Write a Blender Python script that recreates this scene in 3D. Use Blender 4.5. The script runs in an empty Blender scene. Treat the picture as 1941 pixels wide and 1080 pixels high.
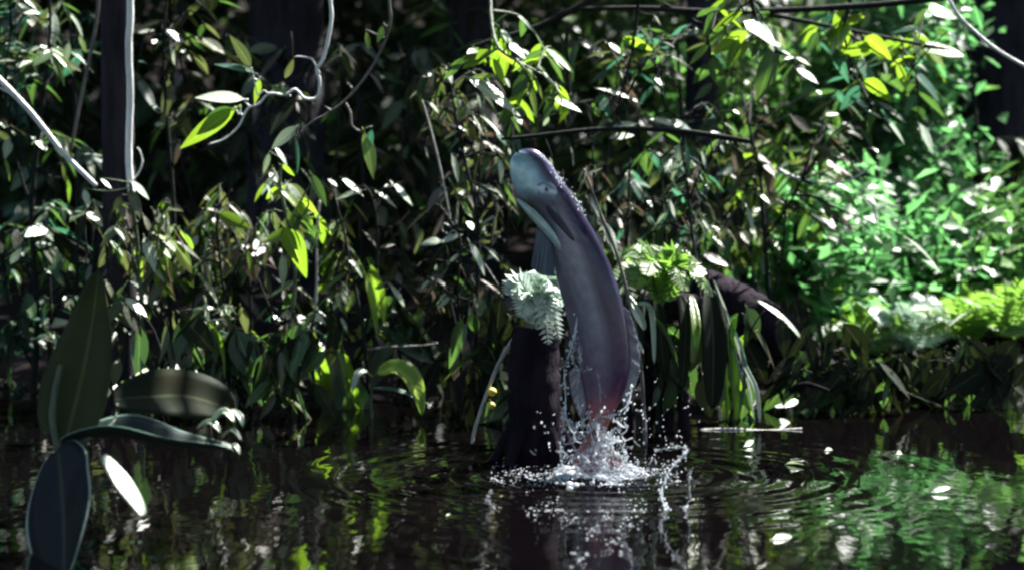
import bpy, math, random
import numpy as np
from mathutils import Vector, Matrix

rng = random.Random(11)
nr = np.random.RandomState(5)
sc = bpy.context.scene
COL = sc.collection

# ------------------------------------------------------------------ camera
F_PX, CX, CY = 4380.0, 970.5, 540.0
CAM_Z = 0.90
PITCH = math.atan(297.0 / F_PX)
cam_d = bpy.data.cameras.new('camera')
cam = bpy.data.objects.new('camera', cam_d)
COL.objects.link(cam)
cam.location = (0, 0, CAM_Z)
cam.rotation_euler = (math.radians(90) - PITCH, 0, 0)
cam_d.sensor_width = 36.0
cam_d.lens = F_PX / 1941.0 * 36.0
cam_d.clip_start = 0.05
cam_d.clip_end = 500
cam_d.dof.use_dof = True
cam_d.dof.focus_distance = 6.2
cam_d.dof.aperture_fstop = 2.6
sc.camera = cam

# ------------------------------------------------------------------ light
SUN_EL, SUN_AZ = math.radians(53), math.radians(46)      # azimuth measured from +Y towards +X
SUN = Vector((math.sin(SUN_AZ) * math.cos(SUN_EL), math.cos(SUN_AZ) * math.cos(SUN_EL), math.sin(SUN_EL)))
w = bpy.data.worlds.new('World')
sc.world = w
w.use_nodes = True
nt = w.node_tree
bg = nt.nodes['Background']
sky = nt.nodes.new('ShaderNodeTexSky')
sky.sky_type = 'NISHITA'
sky.sun_disc = False
sky.sun_elevation = SUN_EL
sky.sun_rotation = SUN_AZ
nt.links.new(sky.outputs[0], bg.inputs[0])
bg.inputs[1].default_value = 0.05
sun_d = bpy.data.lights.new('sun', 'SUN')
sun_d.energy = 5.0
sun_d.angle = math.radians(0.5)
sun_d.color = (1.0, 0.97, 0.92)
sun_o = bpy.data.objects.new('sun', sun_d)
COL.objects.link(sun_o)
sun_o.rotation_euler = SUN.to_track_quat('Z', 'Y').to_euler()
sc.view_settings.view_transform = 'Standard'
sc.view_settings.look = 'None'
sc.view_settings.exposure = 2.35
sc.view_settings.gamma = 1.0
sc.view_settings.use_curve_mapping = False
sc.render.engine = 'CYCLES'
sc.cycles.use_denoising = True
sc.cycles.sample_clamp_indirect = 4.0
sc.cycles.max_bounces = 8
sc.cycles.filter_width = 2.4

VIEW = Vector((0, -1, 0.02)).normalized()
HALF = (SUN + VIEW).normalized()


def P(px, py, D):
    """photo pixel -> world point on the plane y = D"""
    a = (px - CX) / F_PX
    b = (CY - py) / F_PX
    c, s = math.cos(PITCH), math.sin(PITCH)
    d = Vector((a, b * s + c, b * c - s))
    k = D / d.y
    return Vector((d.x * k, D, CAM_Z + d.z * k))


# ------------------------------------------------------------------ materials
def new_mat(name):
    m = bpy.data.materials.new(name)
    m.use_nodes = True
    t = m.node_tree
    t.nodes.clear()
    out = t.nodes.new('ShaderNodeOutputMaterial')
    return m, t, out


def N(t, typ, **kw):
    n = t.nodes.new(typ)
    for k, v in kw.items():
        if k.startswith('i_'):
            n.inputs[k[2:].replace('_', ' ')].default_value = v
        else:
            setattr(n, k, v)
    return n


def rgba(c):
    return (c[0], c[1], c[2], 1.0)


def mixc(t, fac, a, b, mode='MIX'):
    n = t.nodes.new('ShaderNodeMix')
    n.data_type = 'RGBA'
    n.blend_type = mode
    for sock, v in ((n.inputs[0], fac), (n.inputs[6], a), (n.inputs[7], b)):
        if hasattr(v, 'is_output'):
            t.links.new(v, sock)
        elif isinstance(v, (int, float)):
            sock.default_value = v
        else:
            sock.default_value = rgba(v)
    return n.outputs[2]


def maprange(t, val, a, b, c=0.0, d=1.0, smooth=True):
    n = t.nodes.new('ShaderNodeMapRange')
    if smooth:
        n.interpolation_type = 'SMOOTHSTEP'
    t.links.new(val, n.inputs[0])
    for i, v in enumerate((a, b, c, d)):
        n.inputs[1 + i].default_value = v
    return n.outputs[0]


def math_(t, op, a, b=None):
    n = t.nodes.new('ShaderNodeMath')
    n.operation = op
    for i, v in enumerate((a, b)):
        if v is None:
            continue
        if hasattr(v, 'is_output'):
            t.links.new(v, n.inputs[i])
        else:
            n.inputs[i].default_value = v
    return n.outputs[0]


def leaf_mat(name, c1, c2, rough=0.36, trans=0.35, tcol=None, island=False, margin=None, spec=0.5, vein_h=0.10):
    m, t, out = new_mat(name)
    if island:
        g = N(t, 'ShaderNodeNewGeometry')
        rnd = g.outputs['Random Per Island']
    else:
        oi = N(t, 'ShaderNodeObjectInfo')
        rnd = oi.outputs['Random']
    col = mixc(t, rnd, c1, c2)
    uv = N(t, 'ShaderNodeUVMap')
    tc = N(t, 'ShaderNodeTexCoord')
    noise = N(t, 'ShaderNodeTexNoise', i_Scale=7.0, i_Detail=4.0)
    t.links.new(tc.outputs['Object'], noise.inputs['Vector'])
    col = mixc(t, maprange(t, noise.outputs['Fac'], 0.55, 0.75, 0.0, 0.45), col,
               (c1[0] * 1.5 + 0.02, c1[1] * 1.1 + 0.01, c1[2]))
    sep = N(t, 'ShaderNodeSeparateXYZ')
    t.links.new(uv.outputs['UV'], sep.inputs[0])
    av = math_(t, 'ABSOLUTE', math_(t, 'MULTIPLY_ADD', sep.outputs['Y'], 2.0))
    av.node.inputs[0].links[0].from_node.inputs[2].default_value = -1.0
    rib = maprange(t, av, 0.02, 0.09, 1.0, 0.0)
    col = mixc(t, math_(t, 'MULTIPLY', rib, 0.55), col, (c2[0] * 1.8 + 0.05, c2[1] * 1.6 + 0.05, c2[2] * 1.5 + 0.03))
    if margin:
        col = mixc(t, maprange(t, av, 0.93, 0.975), col, margin)
    # side veins, as relief
    vein = math_(t, 'SINE', math_(t, 'MULTIPLY', math_(t, 'SUBTRACT', sep.outputs['X'], math_(t, 'MULTIPLY', av, 0.16)), 75.0))
    hsum = math_(t, 'ADD', math_(t, 'MULTIPLY', vein, vein_h), math_(t, 'MULTIPLY', noise.outputs['Fac'], 1.2))
    bump = N(t, 'ShaderNodeBump', i_Strength=0.18, i_Distance=0.01)
    t.links.new(hsum, bump.inputs['Height'])
    pr = N(t, 'ShaderNodeBsdfPrincipled', i_Roughness=rough)
    pr.inputs['Specular IOR Level'].default_value = spec
    t.links.new(col, pr.inputs['Base Color'])
    t.links.new(bump.outputs[0], pr.inputs['Normal'])
    tr = N(t, 'ShaderNodeBsdfTranslucent')
    tcl = mixc(t, 1.0, col, tcol or (2.2, 2.6, 1.2), 'MULTIPLY')
    t.links.new(tcl, tr.inputs['Color'])
    mx = N(t, 'ShaderNodeMixShader')
    mx.inputs[0].default_value = trans
    t.links.new(pr.outputs[0], mx.inputs[1])
    t.links.new(tr.outputs[0], mx.inputs[2])
    t.links.new(mx.outputs[0], out.inputs['Surface'])
    return m


def bark_mat(name, c1, c2, scale=8.0, rough=0.75, stretch=6.0, bump=0.6, spec=0.4):
    m, t, out = new_mat(name)
    tc = N(t, 'ShaderNodeTexCoord')
    mp = N(t, 'ShaderNodeMapping')
    mp.inputs['Scale'].default_value = (scale, scale, scale / stretch)
    t.links.new(tc.outputs['Object'], mp.inputs['Vector'])
    n1 = N(t, 'ShaderNodeTexNoise', i_Scale=3.0, i_Detail=8.0, i_Roughness=0.65)
    t.links.new(mp.outputs[0], n1.inputs['Vector'])
    n2 = N(t, 'ShaderNodeTexNoise', i_Scale=6.0, i_Detail=3.0)
    t.links.new(tc.outputs['Object'], n2.inputs['Vector'])
    f = math_(t, 'ADD', math_(t, 'MULTIPLY', n1.outputs['Fac'], 0.7), math_(t, 'MULTIPLY', n2.outputs['Fac'], 0.4))
    col = mixc(t, maprange(t, f, 0.35, 0.72), c1, c2)
    pr = N(t, 'ShaderNodeBsdfPrincipled', i_Roughness=rough)
    pr.inputs['Specular IOR Level'].default_value = spec
    t.links.new(col, pr.inputs['Base Color'])
    b = N(t, 'ShaderNodeBump', i_Strength=bump, i_Distance=0.02)
    t.links.new(n1.outputs['Fac'], b.inputs['Height'])
    t.links.new(b.outputs[0], pr.inputs['Normal'])
    t.links.new(pr.outputs[0], out.inputs['Surface'])
    return m


M = {}
M['green'] = leaf_mat('leaf_deep_green', (0.022, 0.050, 0.020), (0.050, 0.095, 0.030), 0.40, 0.30)
M['teal'] = leaf_mat('leaf_blue_green', (0.020, 0.060, 0.040), (0.045, 0.110, 0.075), 0.34, 0.30, (1.8, 2.6, 2.0))
M['olive'] = leaf_mat('leaf_olive', (0.040, 0.052, 0.024), (0.078, 0.090, 0.042), 0.40, 0.28, (1.9, 2.1, 1.2))
M['yellow'] = leaf_mat('leaf_young_yellow_green', (0.085, 0.150, 0.020), (0.150, 0.210, 0.035), 0.38, 0.42, (2.0, 2.4, 0.9))
M['lime'] = leaf_mat('leaf_lime', (0.20, 0.30, 0.030), (0.22, 0.32, 0.035), 0.42, 0.42, (1.6, 1.9, 0.8))
M['pale'] = leaf_mat('leaf_pale_waxy', (0.20, 0.26, 0.18), (0.36, 0.42, 0.32), 0.37, 0.20, (1.4, 1.6, 1.2), spec=1.0)  # paled leaf green: part of the sun glint is put into the colour
M['dry'] = leaf_mat('leaf_dry_brown', (0.050, 0.042, 0.034), (0.100, 0.085, 0.068), 0.5, 0.2, (1.5, 1.35, 1.1))
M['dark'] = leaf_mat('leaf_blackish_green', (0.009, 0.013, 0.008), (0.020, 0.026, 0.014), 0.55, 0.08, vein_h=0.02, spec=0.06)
M['rimmed'] = leaf_mat('leaf_slate_pale_margin', (0.008, 0.010, 0.011), (0.011, 0.014, 0.014), 0.5, 0.06, spec=0.05, margin=(0.34, 0.42, 0.36), vein_h=0.02)
M['olive_dark'] = leaf_mat('leaf_dark_olive', (0.040, 0.048, 0.020), (0.050, 0.058, 0.024), 0.5, 0.25, (1.8, 2.0, 1.0), vein_h=0.02, spec=0.08)
M['edged'] = leaf_mat('leaf_dark_green_margin', (0.012, 0.022, 0.020), (0.016, 0.028, 0.024), 0.45, 0.1, margin=(0.20, 0.34, 0.26), vein_h=0.02, spec=0.3)
M['crown'] = leaf_mat('crown_leaf', (0.020, 0.045, 0.018), (0.050, 0.090, 0.030), 0.42, 0.28, island=True)
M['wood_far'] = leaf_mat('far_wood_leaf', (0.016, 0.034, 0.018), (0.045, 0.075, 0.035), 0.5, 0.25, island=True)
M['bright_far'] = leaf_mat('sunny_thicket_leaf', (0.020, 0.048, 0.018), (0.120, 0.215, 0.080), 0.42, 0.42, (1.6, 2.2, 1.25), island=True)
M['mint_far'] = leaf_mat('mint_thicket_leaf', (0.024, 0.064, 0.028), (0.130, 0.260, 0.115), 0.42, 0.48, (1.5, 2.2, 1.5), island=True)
M['fern'] = leaf_mat('fern_leaflet', (0.075, 0.140, 0.035), (0.120, 0.200, 0.060), 0.40, 0.40, island=True)
M['fern_pale'] = leaf_mat('fern_leaflet_pale', (0.18, 0.26, 0.22), (0.34, 0.42, 0.36), 0.40, 0.22, (1.3, 1.5, 1.3), island=True, spec=0.7)
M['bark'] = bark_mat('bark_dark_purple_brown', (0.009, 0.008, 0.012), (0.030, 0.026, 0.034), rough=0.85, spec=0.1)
M['bark_pale'] = bark_mat('bark_pale_grey', (0.55, 0.56, 0.55), (0.78, 0.79, 0.78), 12, 0.4)
M['stem'] = bark_mat('twig_grey_brown', (0.060, 0.055, 0.050), (0.160, 0.150, 0.140), 20, 0.55)
M['stem_green'] = bark_mat('stem_green', (0.030, 0.050, 0.022), (0.070, 0.095, 0.050), 20, 0.45)
M['stem_pale'] = bark_mat('twig_pale', (0.20, 0.19, 0.18), (0.42, 0.40, 0.38), 20, 0.5)
M['stem_dark'] = bark_mat('twig_blackish', (0.008, 0.010, 0.009), (0.022, 0.024, 0.022), 20, 0.8, spec=0.1)
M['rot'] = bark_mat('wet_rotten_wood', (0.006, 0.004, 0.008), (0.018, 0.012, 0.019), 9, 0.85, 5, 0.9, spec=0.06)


# ------------------------------------------------------------------ mesh helpers
class MB:
    """collects faces for one mesh"""

    def __init__(self):
        self.v, self.f, self.uv = [], [], []

    def add(self, verts, faces, uvs=None):
        o = len(self.v)
        self.v.extend([tuple(q) for q in verts])
        for f in faces:
            self.f.append(tuple(i + o for i in f))
            self.uv.extend([uvs[i] if uvs is not None else (0.5, 0.8) for i in f])

    def mesh(self, name, mat, smooth=True):
        me = bpy.data.meshes.new(name)
        me.from_pydata(self.v, [], self.f)
        if self.f:
            ul = me.uv_layers.new(name='UVMap')
            ul.data.foreach_set('uv', np.array(self.uv, dtype=np.float32).ravel())
        me.materials.append(mat)
        if smooth:
            me.polygons.foreach_set('use_smooth', [True] * len(me.polygons))
        me.update()
        return me

    def build(self, name, mat, parent=None, smooth=True):
        o = bpy.data.objects.new(name, self.mesh(name, mat, smooth))
        COL.objects.link(o)
        if parent is not None:
            o.parent = parent
            o.matrix_parent_inverse = parent.matrix_basis.inverted()
        return o


def tag(o, label=None, cat=None, group=None, kind=None):
    if label:
        o['label'] = label
    if cat:
        o['category'] = cat
    if group:
        o['group'] = group
    if kind:
        o['kind'] = kind
    return o


def empty(name, loc, label, cat, group=None):
    o = bpy.data.objects.new(name, None)
    o.empty_display_size = 0.05
    COL.objects.link(o)
    o.location = loc
    return tag(o, label, cat, group)


def smooth_path(pts, sub=5):
    pts = [Vector(p) for p in pts]
    if len(pts) < 3:
        a, b = pts[0], pts[-1]
        return [a.lerp(b, i / 4) for i in range(5)]
    out = []
    for i in range(len(pts) - 1):
        p0 = pts[max(i - 1, 0)]
        p1, p2 = pts[i], pts[i + 1]
        p3 = pts[min(i + 2, len(pts) - 1)]
        for k in range(sub):
            u = k / sub
            out.append(0.5 * ((2 * p1) + (p2 - p0) * u + (2 * p0 - 5 * p1 + 4 * p2 - p3) * u * u
                              + (3 * p1 - p0 - 3 * p2 + p3) * u ** 3))
    out.append(pts[-1])
    return out


def tube(mb, pts, r0, r1, n=6, sub=5, wob=0.12, rfun=None):
    path = smooth_path(pts, sub)
    verts, faces = [], []
    up = Vector((0.13, 0.97, 0.21))
    m = len(path)
    for i, p in enumerate(path):
        d = (path[min(i + 1, m - 1)] - path[max(i - 1, 0)])
        if d.length < 1e-7:
            d = Vector((0, 0, 1))
        d.normalize()
        a = d.cross(up)
        if a.length < 1e-3:
            a = d.cross(Vector((1, 0, 0)))
        a.normalize()
        b = d.cross(a)
        u = i / (m - 1)
        r = (rfun(u) if rfun else r0 + (r1 - r0) * u)
        for k in range(n):
            ph = 2 * math.pi * k / n
            rr = r * (1 + wob * rng.uniform(-1, 1))
            verts.append(p + a * math.cos(ph) * rr + b * math.sin(ph) * rr)
    for i in range(m - 1):
        for k in range(n):
            k2 = (k + 1) % n
            faces.append((i * n + k, i * n + k2, (i + 1) * n + k2, (i + 1) * n + k))
    faces.append(tuple(range(n))[::-1])
    faces.append(tuple((m - 1) * n + k for k in range(n)))
    mb.add(verts, faces)
    return path


# leaf blades: unit length along +x, upper side +z
def leaf_geo(width, fold=0.22, droop=0.18, kind='lance', nx=7, ny=2, wave=0.0, petiole=0.10, curl=0.0):
    verts, uvs, faces = [], [], []
    cols = 2 * ny + 1
    for i in range(nx + 1):
        x = i / nx
        if kind == 'lance':
            h = math.sin(math.pi * min(1, x ** 0.8 * 0.985 + 0.015)) ** 0.9
        elif kind == 'ovate':
            h = math.sin(math.pi * min(1, x ** 0.62 * 0.985 + 0.015)) ** 0.8
        elif kind == 'obov':
            h = math.sin(math.pi * min(1, x ** 1.15 * 0.985 + 0.015)) ** 0.7
        else:
            h = min(1.0, x * 6 + 0.25) * min(1.0, (1 - x) * 2.2 + 0.02)
        h = max(h, 0.03) * width * 0.5
        for j in range(cols):
            s = (j - ny) / ny
            y = s * h
            z = abs(y) * fold * 2 - droop * x * x + wave * math.sin(x * 9 + s * 2) * abs(s) * width
            z += curl * s * s * width
            verts.append((x, y, z))
            uvs.append((x, 0.5 + 0.5 * s))
    for i in range(nx):
        for j in range(cols - 1):
            a = i * cols + j
            faces.append((a, a + cols, a + cols + 1, a + 1))
    if petiole:
        o = len(verts)
        t = 0.012
        for x, z in ((-petiole, -0.01), (0.06, 0.0)):
            for dy, dz in ((-t, 0), (t, 0), (0, -1.6 * t)):
                verts.append((x, dy, z + dz))
                uvs.append((0.0, 0.5))
        for k in range(3):
            k2 = (k + 1) % 3
            faces.append((o + k, o + k2, o + 3 + k2, o + 3 + k))
    return verts, faces, uvs


GEO = {
    'lance': leaf_geo(0.27, 0.09, 0.10),
    'lance2': leaf_geo(0.24, 0.16, 0.26, wave=0.04),
    'ellip': leaf_geo(0.40, 0.06, 0.08, 'lance'),
    'ellip2': leaf_geo(0.36, 0.12, 0.18, 'obov', wave=0.03),
    'broad': leaf_geo(0.58, 0.05, 0.08, 'ovate', nx=8, wave=0.02),
    'strap': leaf_geo(0.13, 0.15, 0.22, 'strap', nx=8, petiole=0.0),
    'thin': leaf_geo(0.14, 0.12, 0.15),
}
_leaf_meshes = {}


def leaf_mesh(shape, mat):
    k = (shape, mat)
    if k not in _leaf_meshes:
        mb = MB()
        mb.add(*GEO[shape][:2], uvs=GEO[shape][2])
        _leaf_meshes[k] = mb.mesh('leaf_' + shape, M[mat])
    return _leaf_meshes[k]


FACE = {
    'w': HALF,                                                    # turned so that it mirrors the sun
    'g': Vector((0.30, 0.55, 0.50)).normalized(),                 # lit from behind
    'd': (VIEW - SUN * VIEW.dot(SUN)).normalized(),               # edge-on to the sun
    'u': Vector((0.05, -0.15, 1)).normalized(),
}


def leaf_matrix(base, d, nrm, L, wid=1.0):
    d = d.normalized()
    n = nrm - d * nrm.dot(d)
    if n.length < 1e-3:
        n = Vector((0.3, -0.6, 0.7))
        n = n - d * n.dot(d)
    n.normalize()
    y = n.cross(d)
    m = Matrix.Identity(4)
    for i in range(3):
        m[i][0], m[i][1], m[i][2], m[i][3] = d[i] * L, y[i] * L * wid, n[i] * L, base[i]
    return m


def put_leaf(parent, shape, mat, base, d, nrm, L, wid=1.0, name='leaf'):
    o = bpy.data.objects.new(name, leaf_mesh(shape, mat))
    COL.objects.link(o)
    o.parent = parent
    o.matrix_parent_inverse = Matrix.Translation(-parent.location)
    o.matrix_basis = leaf_matrix(base, d, nrm, L, wid)
    return o


def jit(v, a):
    return (v + Vector((rng.uniform(-a, a), rng.uniform(-a, a), rng.uniform(-a, a)))).normalized()


def plant(name, label, cat, D, stems, leaves=(), fill=None, stem_mat='stem', group=None, ground=None, jitter=0.12):
    """stems: list of (pixel points, r0, r1); leaves: (bx,by,tx,ty,shape,mat,facing[,dD[,tip dD]])
    fill: list of dicts(box, n, per, size, shapes, mats, dd, droop)"""
    paths = []
    mb = MB()
    for pts, r0, r1 in stems:
        w3 = [P(q[0], q[1], D + (q[2] if len(q) > 2 else 0)) for q in pts]
        paths.append(tube(mb, w3, r0, r1))
    root = paths[0][0] if ground is None else ground
    e = empty(name, root, label, cat, group)
    allp = [p for path in paths for p in path]

    def nearest(q):
        return min(allp, key=lambda p: (p - q).length_squared)

    for lf in leaves:
        bx, by, tx, ty, shape, mat, face = lf[:7]
        d0 = lf[7] if len(lf) > 7 else 0.0
        d1 = lf[8] if len(lf) > 8 else rng.uniform(-0.03, 0.03)
        a, b = P(bx, by, D + d0), P(tx, ty, D + d0 + d1)
        L = (b - a).length
        nrm = jit(FACE[face], 0.06 if face == 'w' else jitter)
        put_leaf(e, shape, mat, a, b - a, nrm, L * 1.03, rng.uniform(0.9, 1.1))
        q = nearest(a)
        back = (a - b).normalized() * L * 0.1
        if (q - a).length > 0.012:
            mid = q.lerp(a, 0.5) + Vector((rng.uniform(-.01, .01), 0, -0.012 + rng.uniform(-.01, .02)))
            tube(mb, [q, mid, a + back], 0.0032, 0.0018, n=5, sub=3)
    for fl in (fill or ()):
        x0, y0, x1, y1 = fl['box']
        for k in range(fl['n']):
            dd = rng.uniform(*fl.get('dd', (-0.15, 0.25)))
            end = P(rng.uniform(x0, x1), rng.uniform(y0, y1), D + dd)
            st = rng.choice(allp) if rng.random() < 0.35 else nearest(end)
            if (end - st).length > 0.55:
                st = nearest(end)
            arch = (end - st).length * 0.18
            mid = st.lerp(end, 0.55) + Vector((0, 0, arch))
            path = tube(mb, [st, mid, end], 0.0045, 0.0018, n=5, sub=5)
            m = fl.get('per', 7)
            ax = (end - st)
            if ax.length < 1e-3:
                ax = Vector((0, 0, 1))
            ax = ax.normalized()
            for i in range(m):
                u = 0.3 + 0.7 * (i + rng.random() * 0.6) / m
                p = path[min(len(path) - 1, int(u * (len(path) - 1)))]
                side = ax.cross(Vector((0, 0, 1)))
                if side.length < 0.1:
                    side = Vector((1, 0, 0))
                side = side.normalized() * (1 if i % 2 else -1)
                d = ax * rng.uniform(0.1, 0.7) + side * rng.uniform(0.5, 1.0) + Vector((0, 0, -fl.get('droop', 0.6))) * rng.uniform(0.5, 1.3)
                d = jit(d.normalized(), 0.35)
                L = rng.uniform(*fl['size']) * 1.22
                nrm = jit(Vector((0.05, -0.10, 1.0)).normalized(), 0.55)
                mt = rng.choice(fl['mats'])
                if D < 8.3 and rng.random() < fl.get('glint', 0.17):       # a leaf turned to mirror the sun, mostly paled to paint the glint
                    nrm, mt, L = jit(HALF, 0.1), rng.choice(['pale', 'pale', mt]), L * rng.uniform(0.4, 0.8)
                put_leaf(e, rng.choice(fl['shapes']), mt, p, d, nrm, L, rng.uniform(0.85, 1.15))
    mb.build('stem', M[stem_mat], e)
    return e


# ------------------------------------------------------------------ setting: river bed, banks, water
def nonuniform(lo, hi, a, b, step, grow=1.35):
    mid = list(np.arange(a, b + 1e-6, step))
    left, s, x = [], step, a
    while x > lo:
        s *= grow
        x -= s
        left.append(max(x, lo))
    right, s, x = [], step, b
    while x < hi:
        s *= grow
        x += s
        right.append(min(x, hi))
    return np.array(sorted(set(left)) + mid + sorted(set(right)))


def grid_mesh(name, xs, ys, zfun, mat):
    X, Y = np.meshgrid(xs, ys)
    Z = zfun(X, Y)
    nx, ny = len(xs), len(ys)
    co = np.stack([X, Y, Z], -1).reshape(-1, 3)
    idx = np.arange(nx * ny).reshape(ny, nx)
    f = np.stack([idx[:-1, :-1], idx[:-1, 1:], idx[1:, 1:], idx[1:, :-1]], -1).reshape(-1, 4)
    me = bpy.data.meshes.new(name)
    me.vertices.add(len(co))
    me.vertices.foreach_set('co', co.ravel())
    me.loops.add(f.size)
    me.loops.foreach_set('vertex_index', f.ravel())
    me.polygons.add(len(f))
    me.polygons.foreach_set('loop_start', np.arange(0, f.size, 4))
    me.polygons.foreach_set('loop_total', np.full(len(f), 4))
    me.polygons.foreach_set('use_smooth', np.ones(len(f), dtype=bool))
    me.update(calc_edges=True)
    me.materials.append(mat)
    o = bpy.data.objects.new(name, me)
    COL.objects.link(o)
    return o


def vnoise(x, y, seed=0):
    s = np.zeros_like(x)
    r = np.random.RandomState(seed)
    for k in range(7):
        f = 0.7 * 1.75 ** k
        a, ph, ph2 = r.uniform(0, 6.28), r.uniform(0, 6.28), r.uniform(0, 6.28)
        s += np.sin(f * (x * math.cos(a) + y * math.sin(a)) + ph + 1.3 * np.sin(0.6 * f * (y * math.cos(a) - x * math.sin(a)) + ph2)) / 1.55 ** k
    return s / 2.6


def shore(x):
    x = np.asarray(x, dtype=float)
    s = 8.05 + 0.12 * np.sin(2.3 * x + 0.5) + 0.07 * np.sin(5.1 * x)
    s = s + 0.45 / (1 + np.exp(-(x - 1.25) * 5.0))
    return s


def bank_z(x, y):
    d = y - shore(x)
    z = np.where(d < 0, np.maximum(d * 0.5, -0.5), 0.0)
    z = np.where(d >= 0, 0.10 * np.tanh(d * 3.0) + 0.035 * np.clip(d, 0, 12), z)
    z = z + 0.03 * vnoise(x * 2.0, y * 2.0, 3) * (1 / (1 + np.exp(-(d - 0.05) * 12)))
    z = np.where(y > 16.5, z + np.clip((y - 16.5) * 0.8, 0, 9), z)      # rise added to block sky gaps behind the wood
    # the near bank is far behind the camera
    z = np.where(y < -14, np.minimum(0.5, z + (-14 - y) * 0.3), z)
    return z


def bz(x, y):
    return float(bank_z(np.array([[x]]), np.array([[y]]))[0, 0])


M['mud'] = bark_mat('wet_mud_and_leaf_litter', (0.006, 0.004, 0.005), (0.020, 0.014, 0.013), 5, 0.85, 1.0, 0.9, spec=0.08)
bank = grid_mesh('forest_floor', nonuniform(-80, 80, -3.2, 4.2, 0.05), nonuniform(-60, 90, 6.6, 12, 0.05), bank_z, M['mud'])
tag(bank, kind='structure')


def water_mat():
    m, t, out = new_mat('dark_river_water')
    pr = N(t, 'ShaderNodeBsdfPrincipled', i_Roughness=0.035, i_IOR=1.333)
    pr.inputs['Base Color'].default_value = rgba((0.0013, 0.0009, 0.0011))
    pr.inputs['Specular IOR Level'].default_value = 0.31
    tc = N(t, 'ShaderNodeTexCoord')
    mp = N(t, 'ShaderNodeMapping')
    mp.inputs['Scale'].default_value = (1.0, 0.55, 1.0)
    t.links.new(tc.outputs['Object'], mp.inputs['Vector'])
    n = N(t, 'ShaderNodeTexNoise', i_Scale=9.0, i_Detail=3.0, i_Roughness=0.45)
    t.links.new(mp.outputs[0], n.inputs['Vector'])
    b = N(t, 'ShaderNodeBump', i_Strength=0.10, i_Distance=0.02)
    t.links.new(n.outputs['Fac'], b.inputs['Height'])
    t.links.new(b.outputs[0], pr.inputs['Normal'])
    t.links.new(pr.outputs[0], out.inputs['Surface'])
    return m


M['water'] = water_mat()
SPL = P(1150, 905, 5.96)          # where the fish leaves the water
SPL.z = 0


def water_z(x, y):
    dx, dy = x - SPL.x, y - SPL.y
    r = np.sqrt(dx * dx + dy * dy * 1.2)
    a = np.exp(-(r / 0.33) ** 1.4)
    z = 0.011 * a * np.sin(r * 62 + 1.2 * vnoise(x * 3, y * 3, 9)) * np.clip(r / 0.06, 0, 1)
    z = z + 0.010 * a * vnoise(x * 22, y * 22, 4)
    # calmer rings running out
    a2 = np.exp(-((r - 0.55) / 0.35) ** 2)
    z = z + 0.0009 * a2 * np.sin(r * 40 + 2.2 * vnoise(x * 3, y * 3, 6))
    z = z + 0.0012 * vnoise(x * 3.5, y * 2.2, 8)
    return z


river = grid_mesh('river_water', nonuniform(-80, 80, -1.35, 1.6, 0.012), nonuniform(-40, 14, 4.5, 7.2, 0.012), water_z, M['water'])
tag(river, kind='structure')

# ------------------------------------------------------------------ canopy trees (crowns above the frame give the shade)
def quads(centers, sizes, normals, name, mat, parent, aspect=0.45):
    """many small leaf-shaped faces as one crown mesh (numpy)"""
    n = len(centers)
    nrm = normals / np.linalg.norm(normals, axis=1, keepdims=True)
    rv = nr.normal(size=(n, 3))
    a = rv - nrm * np.sum(rv * nrm, 1, keepdims=True)
    a /= np.linalg.norm(a, axis=1, keepdims=True)
    b = np.cross(nrm, a)
    s = sizes[:, None]
    tpl = [(-0.5, 0, 0), (-0.12, 0.5, 0.06), (0.5, 0, -0.08), (-0.12, -0.5, 0.06)]
    co = np.stack([centers + s * (u * a + aspect * v * b + q * nrm) for u, v, q in tpl], 1).reshape(-1, 3)
    f = np.arange(4 * n).reshape(n, 4)
    tri = np.concatenate([f[:, [0, 2, 1]], f[:, [0, 3, 2]]], 0)
    me = bpy.data.meshes.new(name)
    me.vertices.add(4 * n)
    me.vertices.foreach_set('co', co.ravel())
    me.loops.add(tri.size)
    me.loops.foreach_set('vertex_index', tri.ravel())
    me.polygons.add(len(tri))
    me.polygons.foreach_set('loop_start', np.arange(0, tri.size, 3))
    me.polygons.foreach_set('loop_total', np.full(len(tri), 3))
    me.update(calc_edges=True)
    uvt = np.array([(0.0, 0.5), (0.4, 1.0), (1.0, 0.5), (0.4, 0.0)])
    ul = me.uv_layers.new(name='UVMap')
    ul.data.foreach_set('uv', uvt[tri.ravel() % 4].ravel().astype(np.float32))
    me.materials.append(mat)
    o = bpy.data.objects.new(name, me)
    COL.objects.link(o)
    if parent is not None:
        o.parent = parent
        o.matrix_parent_inverse = Matrix.Translation(-parent.location)
    return o


def coverage(xq, yq):
    """how densely the canopy closes over a point of the scene (seen along the sun)"""
    if yq < 3.4:
        return 0.8              # unseen crown clumps added over the near water to cut the skylight
    if yq < 8.45:
        return 0.03
    if xq > 0.55 and xq < 3.3 + 0.2 * (yq - 8) and yq < 15:
        return 0.0
    return 0.93


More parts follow.
